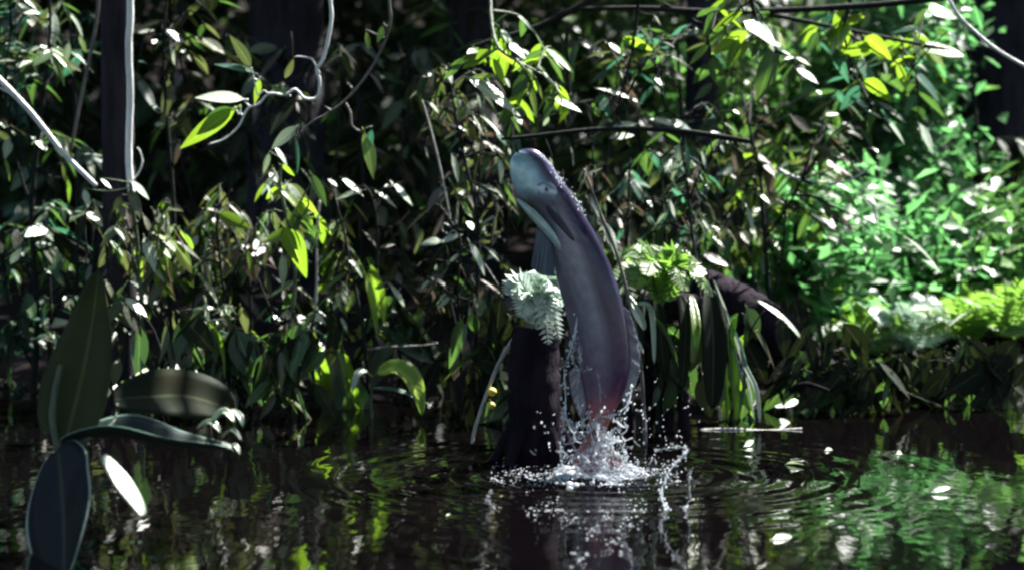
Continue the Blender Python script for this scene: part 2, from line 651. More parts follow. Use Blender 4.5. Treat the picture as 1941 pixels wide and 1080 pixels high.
TREES = [  # base x, y, trunk radius, label
    (P(221, 300, 7.55).x, 7.55, 0.052, 'slim dark tree trunk with a pale vine down its right side', 'tree'),
    (P(540, 300, 10.6).x, 10.6, 0.17, 'thick blackish trunk in deep shade behind the bare twigs', 'tree'),
    (P(1335, 300, 9.6).x, 9.6, 0.065, 'dark upright trunk right of the jumping fish, behind the bright fern', 'tree'),
    (P(1895, 300, 11.0).x, 11.0, 0.20, 'broad black trunk filling the upper right corner', 'tree'),
    (P(905, 300, 11.4).x, 11.4, 0.12, 'dim trunk in the shade behind the bright leaf cluster at top centre', 'tree'),
]
clumps = []
for ix in np.arange(-4.6, 6.2, 0.42):
    for iy in np.arange(0.9, 18.5, 0.42):
        for iz in (2.7, 3.6):
            c = Vector((ix + rng.uniform(-.2, .2), iy + rng.uniform(-.2, .2), iz + rng.uniform(-.35, .35)))
            if c.z < 0.9 + c.y * 0.066 + 0.75:
                c.z = 0.9 + c.y * 0.066 + 0.75 + rng.uniform(0, .4)
            q = c - SUN * ((c.z - 0.75) / SUN.z)
            if rng.random() < coverage(q.x, q.y):
                clumps.append((c, 3.4 < q.y < 8.45))
owner = [min(range(len(TREES)), key=lambda i: (TREES[i][0] - c.x) ** 2 + (TREES[i][1] + 0.8 - c.y) ** 2) for c, sm in clumps]
for ti, (tx, ty, r, lab, cat) in enumerate(TREES):
    z0 = bz(tx, ty) - 0.08
    e = empty('forest_tree', (tx, ty, z0), lab, cat, 'trees of the river bank')
    mb = MB()
    lean = rng.uniform(-0.02, 0.02) if ti else 0.0
    pts = [Vector((tx + lean * k, ty + 0.03 * k, z0 + k * 1.0)) for k in range(6)]
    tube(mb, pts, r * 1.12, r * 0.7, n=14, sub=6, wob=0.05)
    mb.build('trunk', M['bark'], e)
    mine = [c for c, o in zip(clumps, owner) if o == ti]
    lm = MB()
    for c, sm in mine[::3]:
        h = min(max(c.z - 0.6, 2.3), 4.6)
        k = h - z0
        a = Vector((tx + lean * k, ty + 0.03 * k, h))
        tube(lm, [a, a.lerp(c, 0.5) + Vector((0, 0, 0.15)), c], min(0.022, r * 0.30), 0.006, n=5, sub=3)
    if mine:
        lm.build('limb', M['bark'], e)
        cen, siz, nor = [], [], []
        for c, sm in mine:
            k = 16 if sm else 85
            pos = nr.normal(size=(k, 3)) * np.array([0.24, 0.24, 0.14]) * (0.45 if sm else 1.0) + np.array(c)
            cen.append(pos)
            siz.append(nr.uniform(0.09, 0.20, k))
            nn = nr.normal(size=(k, 3)) * 0.55
            nn[:, 2] += 1.0
            nor.append(nn)
        cen = np.concatenate(cen)
        lim = 0.9 + cen[:, 1] * 0.0625 + 0.35
        keep = cen[:, 2] > lim
        quads(cen[keep], np.concatenate(siz)[keep], np.concatenate(nor)[keep], 'crown', M['crown'], e)

# the forest that closes the view, one mass
n = 60000
x = nr.uniform(-9, 11, n)
y = nr.uniform(13.5, 17.5, n) - 0.02 * x * x
z = nr.uniform(0.1, 6.5, n)
keep = (vnoise(x * 1.3, z * 1.6 + y, 21) > -1.2)
nn = nr.normal(size=(n, 3)) * 0.8
nn[:, 2] += 0.7
nn[:, 1] -= 0.4
keep &= ~((x > 0.3) & (x < 7.5) & (z > 1.9))          # lower growth where the clearing lets the sun in
c3 = np.stack([x, y, z], -1)[keep]
far = quads(c3, nr.uniform(0.14, 0.30, len(c3)), nn[keep], 'far_wood', M['wood_far'], None, 0.5)
tag(far, 'dense dark far wood closing the view behind the river bank', 'wood', kind='stuff')

# ------------------------------------------------------------------ sunlit thickets on the right, beyond the bank
def thicket(px, py0, py1, D, wid, label, n=1500, mat='bright_far', size=(0.06, 0.13), seed=1, group='sunlit thickets on the right'):
    top = P(px, py0, D)
    bot = P(px, py1, D)
    zb = bz(top.x, D)
    e = empty('thicket_bush', (top.x, D, zb - 0.02), label, 'bush', group)
    hw = wid / F_PX * D / 2
    r = np.random.RandomState(seed)
    mb = MB()
    cl = []
    for k in range(16):
        c = Vector((top.x + r.uniform(-hw, hw), D + r.uniform(-0.4, 0.4), r.uniform(max(bot.z, zb + .1), top.z)))
        cl.append(c)
        tube(mb, [Vector((top.x + r.uniform(-.1, .1), D, zb - 0.03)), Vector((top.x * .5 + c.x * .5, D, zb + (c.z - zb) * 0.6)), c], 0.012, 0.003, n=5, sub=3)
    mb.build('stem', M['stem_green'], e)
    cen, nor = [], []
    for c in cl:
        k = n // 16
        cen.append(r.normal(size=(k, 3)) * np.array([hw * 0.36, 0.34, 0.11]) + np.array(c))
        q = r.normal(size=(k, 3)) * 0.6
        q[:, 2] += 0.9
        q[:, 1] -= 0.1
        nor.append(q)
    cen = np.concatenate(cen)
    keep = cen[:, 2] > zb
    quads(cen[keep], r.uniform(size[0], size[1], len(cen))[keep], np.concatenate(nor)[keep], 'crown', M[mat], e, 0.5)


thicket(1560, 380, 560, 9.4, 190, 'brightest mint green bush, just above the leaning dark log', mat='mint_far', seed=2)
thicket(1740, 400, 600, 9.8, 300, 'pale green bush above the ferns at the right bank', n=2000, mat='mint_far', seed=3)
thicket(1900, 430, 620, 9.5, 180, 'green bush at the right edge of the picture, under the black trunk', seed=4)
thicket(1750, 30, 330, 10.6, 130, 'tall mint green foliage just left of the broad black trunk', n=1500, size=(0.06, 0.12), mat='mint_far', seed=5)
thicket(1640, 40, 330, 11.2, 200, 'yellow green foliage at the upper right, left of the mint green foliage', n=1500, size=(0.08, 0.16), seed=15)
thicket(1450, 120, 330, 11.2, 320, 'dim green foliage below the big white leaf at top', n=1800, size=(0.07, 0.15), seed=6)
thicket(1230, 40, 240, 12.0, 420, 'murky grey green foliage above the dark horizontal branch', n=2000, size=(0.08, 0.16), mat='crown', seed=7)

# ------------------------------------------------------------------ the fish
FD = 6.0
sections = [  # belly edge, back edge (photo pixels)
    ((978, 290), (990, 283)), ((968, 302), (1012, 283)), ((966, 320), (1032, 297)), ((971, 348), (1053, 326)),
    ((984, 374), (1076, 357)), ((1010, 392), (1090, 380)), ((1030, 428), (1108, 408)), ((1044, 480), (1138, 460)),
    ((1058, 540), (1165, 524)), ((1075, 600), (1184, 590)), ((1089, 660), (1194, 656)),
    ((1100, 708), (1192, 712)), ((1109, 745), (1178, 755)), ((1114, 778), (1160, 790)), ((1117, 815), (1146, 822)),
]


def catmull(arr, m):
    arr = np.array(arr, dtype=float)
    k = len(arr)
    out = []
    for u in np.linspace(0, k - 1, m):
        i = min(int(u), k - 2)
        f = u - i
        p0, p1, p2, p3 = arr[max(i - 1, 0)], arr[i], arr[i + 1], arr[min(i + 2, k - 1)]
        out.append(0.5 * (2 * p1 + (p2 - p0) * f + (2 * p0 - 5 * p1 + 4 * p2 - p3) * f * f + (3 * p1 - p0 - 3 * p2 + p3) * f ** 3))
    return np.array(out)


NS, NC = 72, 36
bel = catmull([list(P(a[0], a[1], FD)) for a, b in sections], NS)
bak = catmull([list(P(b[0], b[1], FD)) for a, b in sections], NS)
thick = catmull([[0.30], [0.42], [0.48], [0.50], [0.50], [0.50], [0.48], [0.45], [0.43], [0.42], [0.42], [0.42], [0.42], [0.42], [0.42]], NS)[:, 0]


def lerp3(a, b, f):
    return tuple(a[i] + (b[i] - a[i]) * f for i in range(3))


def sst(a, b, x):
    x = min(1, max(0, (x - a) / (b - a)))
    return x * x * (3 - 2 * x)


def pigment(t, u):
    flank = lerp3((0.14, 0.13, 0.155), (0.185, 0.185, 0.235), sst(-0.8, 0.05, u))
    col = lerp3(flank, (0.011, 0.003, 0.030), sst(-0.05, 0.36, u))
    head = lerp3((0.33, 0.50, 0.55), (0.045, 0.038, 0.10), sst(0.05, 0.62, u))
    col = lerp3(head, col, sst(0.20, 0.36, t))
    tail = lerp3((0.145, 0.095, 0.15), (0.06, 0.016, 0.055), sst(-0.2, 0.6, u))
    col = lerp3(col, tail, sst(0.58, 0.84, t))
    return lerp3(col, (0.34, 0.10, 0.10), sst(0.82, 0.93, t))


fish_root = empty('fish', tuple(SPL), 'silvery violet fish leaping upright out of the water, back to the right', 'fish')
verts, cols, faces = [], [], []
for i in range(NS):
    c = (bel[i] + bak[i]) / 2
    ax = (bak[i] - bel[i]) / 2
    ra = np.linalg.norm(ax)
    t = i / (NS - 1)
    for k in range(NC):
        ph = 2 * math.pi * k / NC
        u = math.cos(ph)
        s = math.sin(ph)
        keel = 1.0 - 0.28 * max(0, -u) ** 2
        dep = math.copysign(abs(s) ** 0.85, s) * ra * thick[i] * keel
        # gill-cover step and mouth crease
        g = 0.0
        if 0.27 < t < 0.35 and -0.55 < u < 0.5:
            g = -0.05 * ra * (1 - abs(t - 0.31) / 0.04)
        p = c + ax * u
        verts.append((p[0], p[1] - dep - (g if s > 0 else -g) * 0, p[2]))
        col = pigment(t, u)
        cols.append(col)
for i in range(NS - 1):
    for k in range(NC):
        k2 = (k + 1) % NC
        faces.append((i * NC + k, (i + 1) * NC + k, (i + 1) * NC + k2, i * NC + k2))
faces.append(tuple(range(NC)))
faces.append(tuple((NS - 1) * NC + k for k in range(NC))[::-1])


def fish_mat(name, attr=True, col=(0.1, 0.1, 0.1), rough=0.3, metal=0.25, scales=True, trans=0.0):
    m, t, out = new_mat(name)
    pr = N(t, 'ShaderNodeBsdfPrincipled', i_Roughness=rough, i_Metallic=metal)
    tc = N(t, 'ShaderNodeTexCoord')
    if attr:
        a = N(t, 'ShaderNodeVertexColor', layer_name='pigment')
        c = a.outputs['Color']
    else:
        r = N(t, 'ShaderNodeRGB')
        r.outputs[0].default_value = rgba(col)
        c = r.outputs[0]
    n = N(t, 'ShaderNodeTexNoise', i_Scale=38.0, i_Detail=4.0)
    t.links.new(tc.outputs['Object'], n.inputs['Vector'])
    c = mixc(t, maprange(t, n.outputs['Fac'], 0.3, 0.75, 0, 0.35), c, (0.05, 0.04, 0.08))
    t.links.new(c, pr.inputs['Base Color'])
    if scales:
        v = N(t, 'ShaderNodeTexVoronoi', i_Scale=1.0, i_Randomness=0.75)
        t.links.new(tc.outputs['UV'], v.inputs['Vector'])
        b = N(t, 'ShaderNodeBump', i_Strength=0.22, i_Distance=0.004)
        t.links.new(v.outputs['Distance'], b.inputs['Height'])
        t.links.new(b.outputs[0], pr.inputs['Normal'])
    pr.inputs['Coat Weight'].default_value = 0.22
    pr.inputs['Coat Roughness'].default_value = 0.12
    if trans:
        tr = N(t, 'ShaderNodeBsdfTranslucent')
        t.links.new(c, tr.inputs['Color'])
        mx = N(t, 'ShaderNodeMixShader')
        mx.inputs[0].default_value = trans
        t.links.new(pr.outputs[0], mx.inputs[1])
        t.links.new(tr.outputs[0], mx.inputs[2])
        t.links.new(mx.outputs[0], out.inputs['Surface'])
    else:
        t.links.new(pr.outputs[0], out.inputs['Surface'])
    return m


mb = MB()
mb.add(verts, faces, [((i // NC) / (NS - 1) * 30.0, abs((i % NC) / NC - 0.5) * 22.0) for i in range(len(verts))])
body = mb.build('body', fish_mat('fish_skin'), fish_root)
ca = body.data.color_attributes.new('pigment', 'FLOAT_COLOR', 'POINT')
ca.data.foreach_set('color', np.array([(c[0], c[1], c[2], 1) for c in cols], dtype=np.float32).ravel())


def fish_side(px, py, full=False):
    """distance of the fish's near flank at a photo pixel"""
    q = P(px, py, FD)
    best, dist = 0, 1e9
    for i in range(NS):
        c = (bel[i] + bak[i]) / 2
        ax = (bak[i] - bel[i]) / 2
        ra = np.linalg.norm(ax)
        rel = np.array(q) - c
        u = float(np.dot(rel, ax / ra)) / ra
        perp = np.linalg.norm(rel - ax * u)
        if perp < dist:
            dist, best = perp, (ra, max(-1, min(1, u)), thick[i], i / (NS - 1))
    ra, u, th = best[:3]
    if full:
        return best[3], u
    return FD - math.sqrt(max(0, 1 - u * u)) ** 0.85 * ra * th * (1.0 - 0.28 * max(0, -u) ** 2)


def plate(name, outline, mat, lift=0.003, parent=fish_root, n_ring=4, dome=0.004):
    """a plate that lies on the flank; outline in photo pixels"""
    cx = sum(p[0] for p in outline) / len(outline)
    cy = sum(p[1] for p in outline) / len(outline)
    k = len(outline)
    vs, fs = [], []
    for j in range(n_ring + 1):
        f = 1 - j / (n_ring + 0.5)
        for px, py in outline:
            x_, y_ = cx + (px - cx) * f, cy + (py - cy) * f
            vs.append(P(x_, y_, fish_side(x_, y_) - (lift * 0.2 if j == 0 else lift) - dome * (1 - f)))
    vs.append(P(cx, cy, fish_side(cx, cy) - lift - dome))
    for j in range(n_ring):
        for i in range(k):
            i2 = (i + 1) % k
            fs.append((j * k + i, j * k + i2, (j + 1) * k + i2, (j + 1) * k + i))
    c = len(vs) - 1
    for i in range(k):
        fs.append((n_ring * k + i, n_ring * k + (i + 1) % k, c))
    b = MB()
    b.add(vs, fs)
    o = b.build(name, mat, parent)
    ca = o.data.color_attributes.new('pigment', 'FLOAT_COLOR', 'POINT')
    cc = []
    for j in range(n_ring + 1):
        f = 1 - j / (n_ring + 0.5)
        for px, py in outline:
            cc.append(pigment(*fish_side(cx + (px - cx) * f, cy + (py - cy) * f, True)) + (1.0,))
    cc.append(pigment(*fish_side(cx, cy, True)) + (1.0,))
    ca.data.foreach_set('color', np.array(cc, dtype=np.float32).ravel())
    return o


def curve_px(pts, m=28):
    return [tuple(q) for q in catmull(list(pts) + [pts[0]], m)][:-1]


plate('gill_cover', curve_px([(1040, 372), (1060, 366), (1086, 392), (1108, 432), (1114, 462), (1090, 456), (1062, 414)]),
      fish_mat('fish_gill_cover', True, rough=0.26, scales=False), 0.0014, dome=0.0010)
plate('gill_slit', curve_px([(1034, 388), (1042, 392), (1066, 416), (1088, 450), (1085, 456), (1060, 430), (1040, 406)]),
      fish_mat('fish_gill_slit', False, (0.004, 0.004, 0.016), 0.6, 0.0, False), 0.0030, dome=0.0)
plate('cheek_glint', curve_px([(1016, 352), (1030, 344), (1050, 350), (1056, 366), (1044, 380), (1024, 376)]),
      fish_mat('fish_cheek_glint', False, (0.30, 0.36, 0.42), 0.16, 0.35, False), 0.0012, dome=0.0012)  # pale plate painting the wet glint beside the eye
b = MB()
jr = [0.006, 0.0105, 0.0125, 0.0120, 0.0085, 0.003]
tube(b, [P(1064, 474, 5.985), P(1050, 452, 5.978), P(1032, 430, 5.975), P(1012, 408, 5.978), (P(994, 390, 5.985)), P(980, 377, 5.99)], 0.01, 0.01, n=14, sub=5, wob=0.0,
     rfun=lambda u: float(np.interp(u, np.linspace(0, 1, 6), jr)))
b.build('jaw', fish_mat('fish_jaw', False, (0.36, 0.50, 0.46), 0.3, 0.15, False), fish_root)


def ball(mb, c, r, nu=12, nv=8, sq=(1, 1, 1)):
    vs = [(c[0], c[1], c[2] + r * sq[2])]
    fs = []
    for i in range(1, nv):
        th = math.pi * i / nv
        for j in range(nu):
            ph = 2 * math.pi * j / nu
            vs.append((c[0] + r * sq[0] * math.sin(th) * math.cos(ph), c[1] + r * sq[1] * math.sin(th) * math.sin(ph), c[2] + r * sq[2] * math.cos(th)))
    vs.append((c[0], c[1], c[2] - r * sq[2]))
    for j in range(nu):
        fs.append((0, 1 + j, 1 + (j + 1) % nu))
    for i in range(nv - 2):
        for j in range(nu):
            a = 1 + i * nu
            fs.append((a + j, a + nu + j, a + nu + (j + 1) % nu, a + (j + 1) % nu))
    last = len(vs) - 1
    a = 1 + (nv - 2) * nu
    for j in range(nu):
        fs.append((a + j, last, a + (j + 1) % nu))
    mb.add(vs, fs)


ec = P(1036, 359, fish_side(1036, 359) - 0.0028)
b = MB()
ball(b, ec, 0.0065, 18, 12, (1, 0.25, 1))
eye = b.build('eye', fish_mat('fish_eye_iris', False, (0.36, 0.38, 0.46), 0.10, 0.3, False), fish_root)
b = MB()
ball(b, ec + Vector((-0.0003, -0.0012, 0.0003)), 0.0042, 14, 8, (1, 0.25, 1))
b.build('pupil', fish_mat('fish_eye_pupil', False, (0.004, 0.004, 0.006), 0.08, 0.0, False), eye)


def fin(name, spine_px, tips_px, D0, D1, mat, rays=True, wav=0.004, thick_=0.0012):
    """membrane between a root line and a tip line, with raised rays"""
    m = 22
    A = catmull([list(P(p[0], p[1], D0)) for p in spine_px], m)
    B = catmull([list(P(p[0], p[1], D1)) for p in tips_px], m)
    vs, fs = [], []
    kk = 7
    for i in range(m):
        for j in range(kk):
            f = j / (kk - 1)
            p = A[i] * (1 - f) + B[i] * f
            p = p + np.array([0, wav * math.sin(i * 1.9) * f + (0.0012 if i % 2 else -0.0012), 0])
            vs.append(p)
    o = len(vs)
    vs += [v + np.array([0, thick_, 0]) for v in vs]
    for i in range(m - 1):
        for j in range(kk - 1):
            a = i * kk + j
            fs.append((a, a + kk, a + kk + 1, a + 1))
            fs.append((o + a, o + a + 1, o + a + kk + 1, o + a + kk))
    b = MB()
    b.add(vs, fs)
    return b.build(name, mat, fish_root)


fm_grey = fish_mat('fish_fin_grey', False, (0.20, 0.20, 0.24), 0.3, 0.1, False, 0.35)
fm_teal = fish_mat('fish_fin_dark_teal', False, (0.012, 0.035, 0.055), 0.3, 0.1, False, 0.15)
fm_red = fish_mat('fish_fin_reddish', False, (0.32, 0.14, 0.14), 0.3, 0.1, False, 0.35)
tag(fin('pectoral_fin', [(1022, 400), (1036, 425), (1046, 450)], [(1006, 505), (1024, 520), (1052, 524)], 5.985, 5.965, fm_teal), 'dark teal pectoral fin hanging below the head')
fin('dorsal_fin', [(1180, 580), (1192, 640), (1192, 700), (1176, 752)], [(1193, 590), (1210, 650), (1210, 712), (1184, 775)], FD, FD, fm_grey)
fin('anal_fin', [(1094, 690), (1104, 730), (1112, 770)], [(1078, 706), (1086, 756), (1104, 800)], FD, FD - 0.01, fm_grey)
fin('caudal_fin', [(1146, 815), (1132, 820), (1117, 812)], [(1180, 880), (1128, 905), (1084, 872)], FD, FD, fm_red)
fin('barbel', [(984, 290), (981, 292)], [(972, 262), (971, 263)], FD - 0.02, FD - 0.035, fm_teal, wav=0.001)

# ------------------------------------------------------------------ splash
def splash_mat(name, white):
    m, t, out = new_mat(name)
    gl = N(t, 'ShaderNodeBsdfPrincipled', i_Roughness=0.04, i_IOR=1.333)
    gl.inputs['Transmission Weight'].default_value = 1.0
    gl.inputs['Base Color'].default_value = rgba((0.95, 0.97, 1.0))
    df = N(t, 'ShaderNodeBsdfPrincipled', i_Roughness=0.25)
    df.inputs['Base Color'].default_value = rgba((0.72, 0.76, 0.80))
    tr = N(t, 'ShaderNodeBsdfTranslucent')
    tr.inputs[0].default_value = rgba((0.72, 0.76, 0.80))
    m2 = N(t, 'ShaderNodeMixShader')
    m2.inputs[0].default_value = 0.45
    t.links.new(df.outputs[0], m2.inputs[1])
    t.links.new(tr.outputs[0], m2.inputs[2])
    mx = N(t, 'ShaderNodeMixShader')
    mx.inputs[0].default_value = white
    t.links.new(gl.outputs[0], mx.inputs[1])
    t.links.new(m2.outputs[0], mx.inputs[2])
    t.links.new(mx.outputs[0], out.inputs['Surface'])
    return m


M['clear'] = splash_mat('clear_splash_water', 0.16)
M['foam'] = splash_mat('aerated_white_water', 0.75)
spl = empty('water_splash', tuple(SPL), 'white splash of strands and drops under the leaping fish', 'splash')


import bmesh
bm_ = bmesh.new()
bmesh.ops.create_icosphere(bm_, subdivisions=1, radius=1.0)
ico_v = np.array([v.co[:] for v in bm_.verts])
ico_f = [tuple(v.index for v in f.verts) for f in bm_.faces]
bm_.free()


def strand(name, pts, r, mat, D=5.95):
    r *= 0.75
    b = MB()
    w3 = [P(q[0], q[1], D + (q[2] if len(q) > 2 else 0)) for q in pts]
    ph = rng.uniform(0, 6)
    path = tube(b, w3, r, r, n=6, sub=9, wob=0.35,
                rfun=lambda u: r * max(0.12, 0.38 + 0.42 * math.sin(u * 23 + ph) * math.sin(u * 9 + 2 * ph)))
    for k in range(int(len(path) * 1.2)):                       # drops torn off along the strand
        p = rng.choice(path) + Vector((rng.gauss(0, .006), rng.gauss(0, .008), rng.gauss(0, .005)))
        rr = r * rng.uniform(0.25, 0.95)
        b.add(ico_v * np.array([rr, rr, rr * rng.uniform(.8, 1.6)]) + np.array(p), ico_f)
    b.build(name, M[mat], spl)['kind'] = 'stuff'


for pts, r, mt in [
    ([(1094, 600), (1088, 640), (1080, 668), (1070, 700), (1072, 750), (1070, 790), (1062, 850), (1066, 880)], 0.0055, 'foam'),
    ([(1096, 640), (1100, 690), (1094, 740), (1100, 790), (1112, 850), (1118, 890)], 0.0050, 'clear'),
    ([(1068, 780), (1076, 800), (1090, 812), (1104, 800), (1120, 780)], 0.0050, 'foam'),
    ([(1104, 705), (1120, 698), (1134, 712), (1138, 760), (1136, 800)], 0.0040, 'clear'),
    ([(1200, 730), (1190, 765), (1170, 782), (1150, 790), (1130, 785)], 0.0050, 'foam'),
    ([(1062, 850), (1085, 868), (1105, 862), (1112, 880)], 0.0060, 'clear'),
    ([(1115, 800), (1126, 840), (1142, 870), (1140, 900)], 0.0065, 'foam'),
    ([(1180, 790), (1172, 830), (1184, 860), (1180, 895)], 0.0045, 'clear'),
    ([(1306, 852, -.53), (1288, 845, -.53), (1270, 848, -.53), (1240, 852, -.53)], 0.0040, 'clear'),
    ([(1300, 860, -.53), (1278, 880, -.53), (1262, 905, -.53), (1254, 932, -.53), (1258, 955, -.53), (1268, 970, -.53), (1285, 975, -.53), (1300, 962, -.54)], 0.0052, 'foam'),
    ([(1300, 962, -.53), (1308, 940, -.53), (1306, 915, -.53), (1310, 890, -.53)], 0.0030, 'clear'),
    ([(1026, 290), (1044, 312), (1056, 332), (1060, 350)], 0.0030, 'foam'),  # white strand imitating the wet glint along the upper back
    ([(1056, 332), (1080, 362), (1104, 398)], 0.0024, 'clear'),
    ([(1082, 366), (1096, 384), (1106, 402)], 0.0030, 'foam'),  # another wet glint drawn as a white strand
    ([(1090, 655), (1084, 676), (1094, 700)], 0.0060, 'clear'),
    ([(1120, 880), (1090, 888), (1040, 896), (980, 906)], 0.0045, 'clear'),
    ([(1150, 895), (1200, 890), (1240, 905), (1262, 915)], 0.0045, 'foam'),
    ([(930, 930, -.5), (925, 945, -.5), (940, 965, -.52), (955, 972, -.53)], 0.0035, 'clear'),
]:
    strand('water_strand', pts, r, mt)

# spray drops: nobody could count them
b = MB()


def drop(mb, p, r, st=1.0):
    mb.add(ico_v * np.array([r, r, r * st]) + np.array(p), ico_f)


bf, bc = MB(), MB()
for i in range(1200):
    u = rng.random()
    py = 792 + 118 * u ** 0.7
    spread = 14 + 105 * u * u
    px = 1140 + rng.gauss(0, 0.55) * spread + 10 * math.sin(py * 0.1)
    D = 5.96 + rng.gauss(0, 0.05)
    p = P(px, py, D)
    if p.z < 0.002:
        continue
    r = min(0.0042, 0.0009 + rng.expovariate(1 / 0.0011))
    drop(bf if rng.random() < 0.45 else bc, p, r, rng.uniform(0.9, 1.7))
for i in range(170):
    px, py = rng.uniform(1000, 1320), rng.uniform(760, 960)
    p = P(px, py, 5.93 + rng.gauss(0, 0.06))
    if p.z > 0.002:
        drop(bf if rng.random() < 0.5 else bc, p, rng.uniform(0.0012, 0.0036), rng.uniform(0.9, 1.4))
for i in range(30):
    px, py = rng.uniform(1190, 1340), rng.uniform(690, 850)
    drop(bc if rng.random() < 0.5 else bf, P(px, py, 6.0 + rng.gauss(0, 0.1)), rng.uniform(0.001, 0.003), 1.2)
o = bf.build('white_spray', M['foam'], spl)
o['kind'] = 'stuff'
o = bc.build('clear_spray', M['clear'], spl)
o['kind'] = 'stuff'
# lacy net of torn water round the tail
nodes = []
for i in range(210):
    u = rng.random() ** 0.7
    py = 785 + 125 * u
    nodes.append(P(1090 + rng.choice((0, 18, 70, 95)) + 20 * u + rng.gauss(0, 1) * (12 + 42 * u), py, 5.955 + rng.gauss(0, 0.06)))
bf, bc = MB(), MB()
for i, p in enumerate(nodes):
    if p.z < 0:
        continue
    near = sorted((q for q in nodes if q is not p), key=lambda q: (q - p).length)[:3]
    for q in [q for q in near[:rng.choice((1, 2, 3))] if (q - p).length < 0.03]:
        m_ = p.lerp(q, 0.5) + Vector((rng.uniform(-.004, .004), rng.uniform(-.004, .004), -rng.uniform(0, .006)))
        r = rng.uniform(0.0007, 0.0019)
        tube(bf if i % 3 else bc, [p, m_, q], r, r * 0.7, n=5, sub=3, wob=0.3)
bf.build('white_lace', M['foam'], spl)['kind'] = 'stuff'
bc.build('clear_lace', M['clear'], spl)['kind'] = 'stuff'
# foam lying on the surface, plus white clusters imitating a bright reflection
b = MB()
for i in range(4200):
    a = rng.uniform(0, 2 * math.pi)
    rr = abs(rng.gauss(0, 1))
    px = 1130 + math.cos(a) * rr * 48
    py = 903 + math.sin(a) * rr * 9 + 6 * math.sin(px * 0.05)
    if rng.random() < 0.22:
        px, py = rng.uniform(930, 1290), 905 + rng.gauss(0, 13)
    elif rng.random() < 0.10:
        k = rng.choice(((1010, 975), (1050, 962), (1078, 990), (1118, 1012), (1150, 978), (1190, 1002), (1208, 964), (1165, 1042), (1100, 1062)))  # bubble clusters standing in for the bright reflection below the splash
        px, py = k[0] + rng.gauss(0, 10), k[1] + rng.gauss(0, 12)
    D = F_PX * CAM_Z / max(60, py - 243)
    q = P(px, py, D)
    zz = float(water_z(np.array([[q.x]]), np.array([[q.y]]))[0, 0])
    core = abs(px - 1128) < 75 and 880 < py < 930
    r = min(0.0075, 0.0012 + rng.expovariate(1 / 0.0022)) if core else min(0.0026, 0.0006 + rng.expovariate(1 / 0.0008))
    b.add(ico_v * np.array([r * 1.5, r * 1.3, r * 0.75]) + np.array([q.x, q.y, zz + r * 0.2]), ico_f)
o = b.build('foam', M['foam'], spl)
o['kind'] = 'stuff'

# ------------------------------------------------------------------ vines, sticks, twigs
def stick(name, label, cat, pts, r0, r1, mat, D, group=None, extra=()):
    b = MB()
    w3 = [P(q[0], q[1], D + (q[2] if len(q) > 2 else 0)) for q in pts]
    tube(b, w3, r0, r1, n=8, sub=6, wob=0.07)
    for pts2, ra, rb in extra:
        tube(b, [P(q[0], q[1], D + (q[2] if len(q) > 2 else 0)) for q in pts2], ra, rb, n=6, sub=5)
    o = b.build(name, M[mat])
    return tag(o, label, cat, group)


stick('hanging_vine', 'straight pale vine running down the right side of the slim dark trunk', 'vine',
      [(243, -900), (245, -300), (247, 0), (244, 90), (247, 180), (244, 280), (247, 345), (252, 380)], 0.0115, 0.0120, 'bark_pale', 7.36,
      extra=[([(247, 345), (262, 330), (270, 308), (266, 288), (260, 280)], 0.003, 0.002)])
stick('dead_branch', 'pale bare stick slanting down from the left edge of the picture', 'branch',
      [(-60, 95), (0, 152), (60, 215), (120, 290), (182, 352)], 0.011, 0.008, 'bark_pale', 7.2,
      extra=[([(-40, 150), (10, 172), (30, 188)], 0.005, 0.003)])
stick('hanging_vine', 'thin grey vine hanging left of the slim dark trunk', 'vine',
      [(196, -400), (188, -60), (184, 30), (168, 120), (155, 180), (143, 240), (135, 285)], 0.007, 0.005, 'stem', 7.7)
stick('hanging_vine', 'pale vine curving down across the upper right corner', 'vine',
      [(1770, -60), (1812, 22), (1850, 62), (1895, 98), (1960, 135)], 0.0055, 0.0055, 'bark_pale', 7.6)
stick('dark_branch', 'thin black twig sloping across the green foliage at top right', 'branch',
      [(1380, 10), (1530, 42), (1660, 68), (1800, 96)], 0.009, 0.006, 'stem_dark', 8.0)
stick('dark_branch', 'black branch running level along the top edge, right of centre', 'branch',
      [(1100, 18), (1220, 16), (1340, 22), (1480, 20), (1700, 6), (1900, -20)], 0.008, 0.012, 'stem_dark', 7.7,
      extra=[([(1255, 6), (1300, 28), (1335, 46), (1400, 30)], 0.005, 0.004), ([(1325, 42), (1338, 70), (1346, 106)], 0.004, 0.002)])
stick('dark_branch', 'short thick black branch slanting down at top centre', 'branch',
      [(1200, -40), (1065, 30), (1000, 58), (930, 78), (890, 92)], 0.014, 0.006, 'stem_dark', 7.8)
stick('dark_branch', 'dark horizontal branch just above the head of the fish', 'branch',
      [(950, 264), (1010, 258), (1080, 250), (1140, 245), (1210, 244), (1300, 250), (1420, 268)], 0.005, 0.009, 'stem_dark', 7.0,
      extra=[([(1105, 250), (1125, 262), (1142, 276)], 0.003, 0.002), ([(1030, 256), (1042, 285), (1046, 300)], 0.003, 0.002)])
stick('bare_twig', 'pale curved twig lying above the bright bush at right', 'twig',
      [(1470, 318), (1500, 334), (1545, 345), (1600, 345), (1650, 318)], 0.007, 0.003, 'bark_pale', 8.2)
stick('bare_twig', 'thin pale stick slanting to the water left of the stump', 'twig',
      [(980, 632), (950, 680), (930, 725), (902, 805), (895, 840)], 0.006, 0.004, 'stem_pale', 6.3)
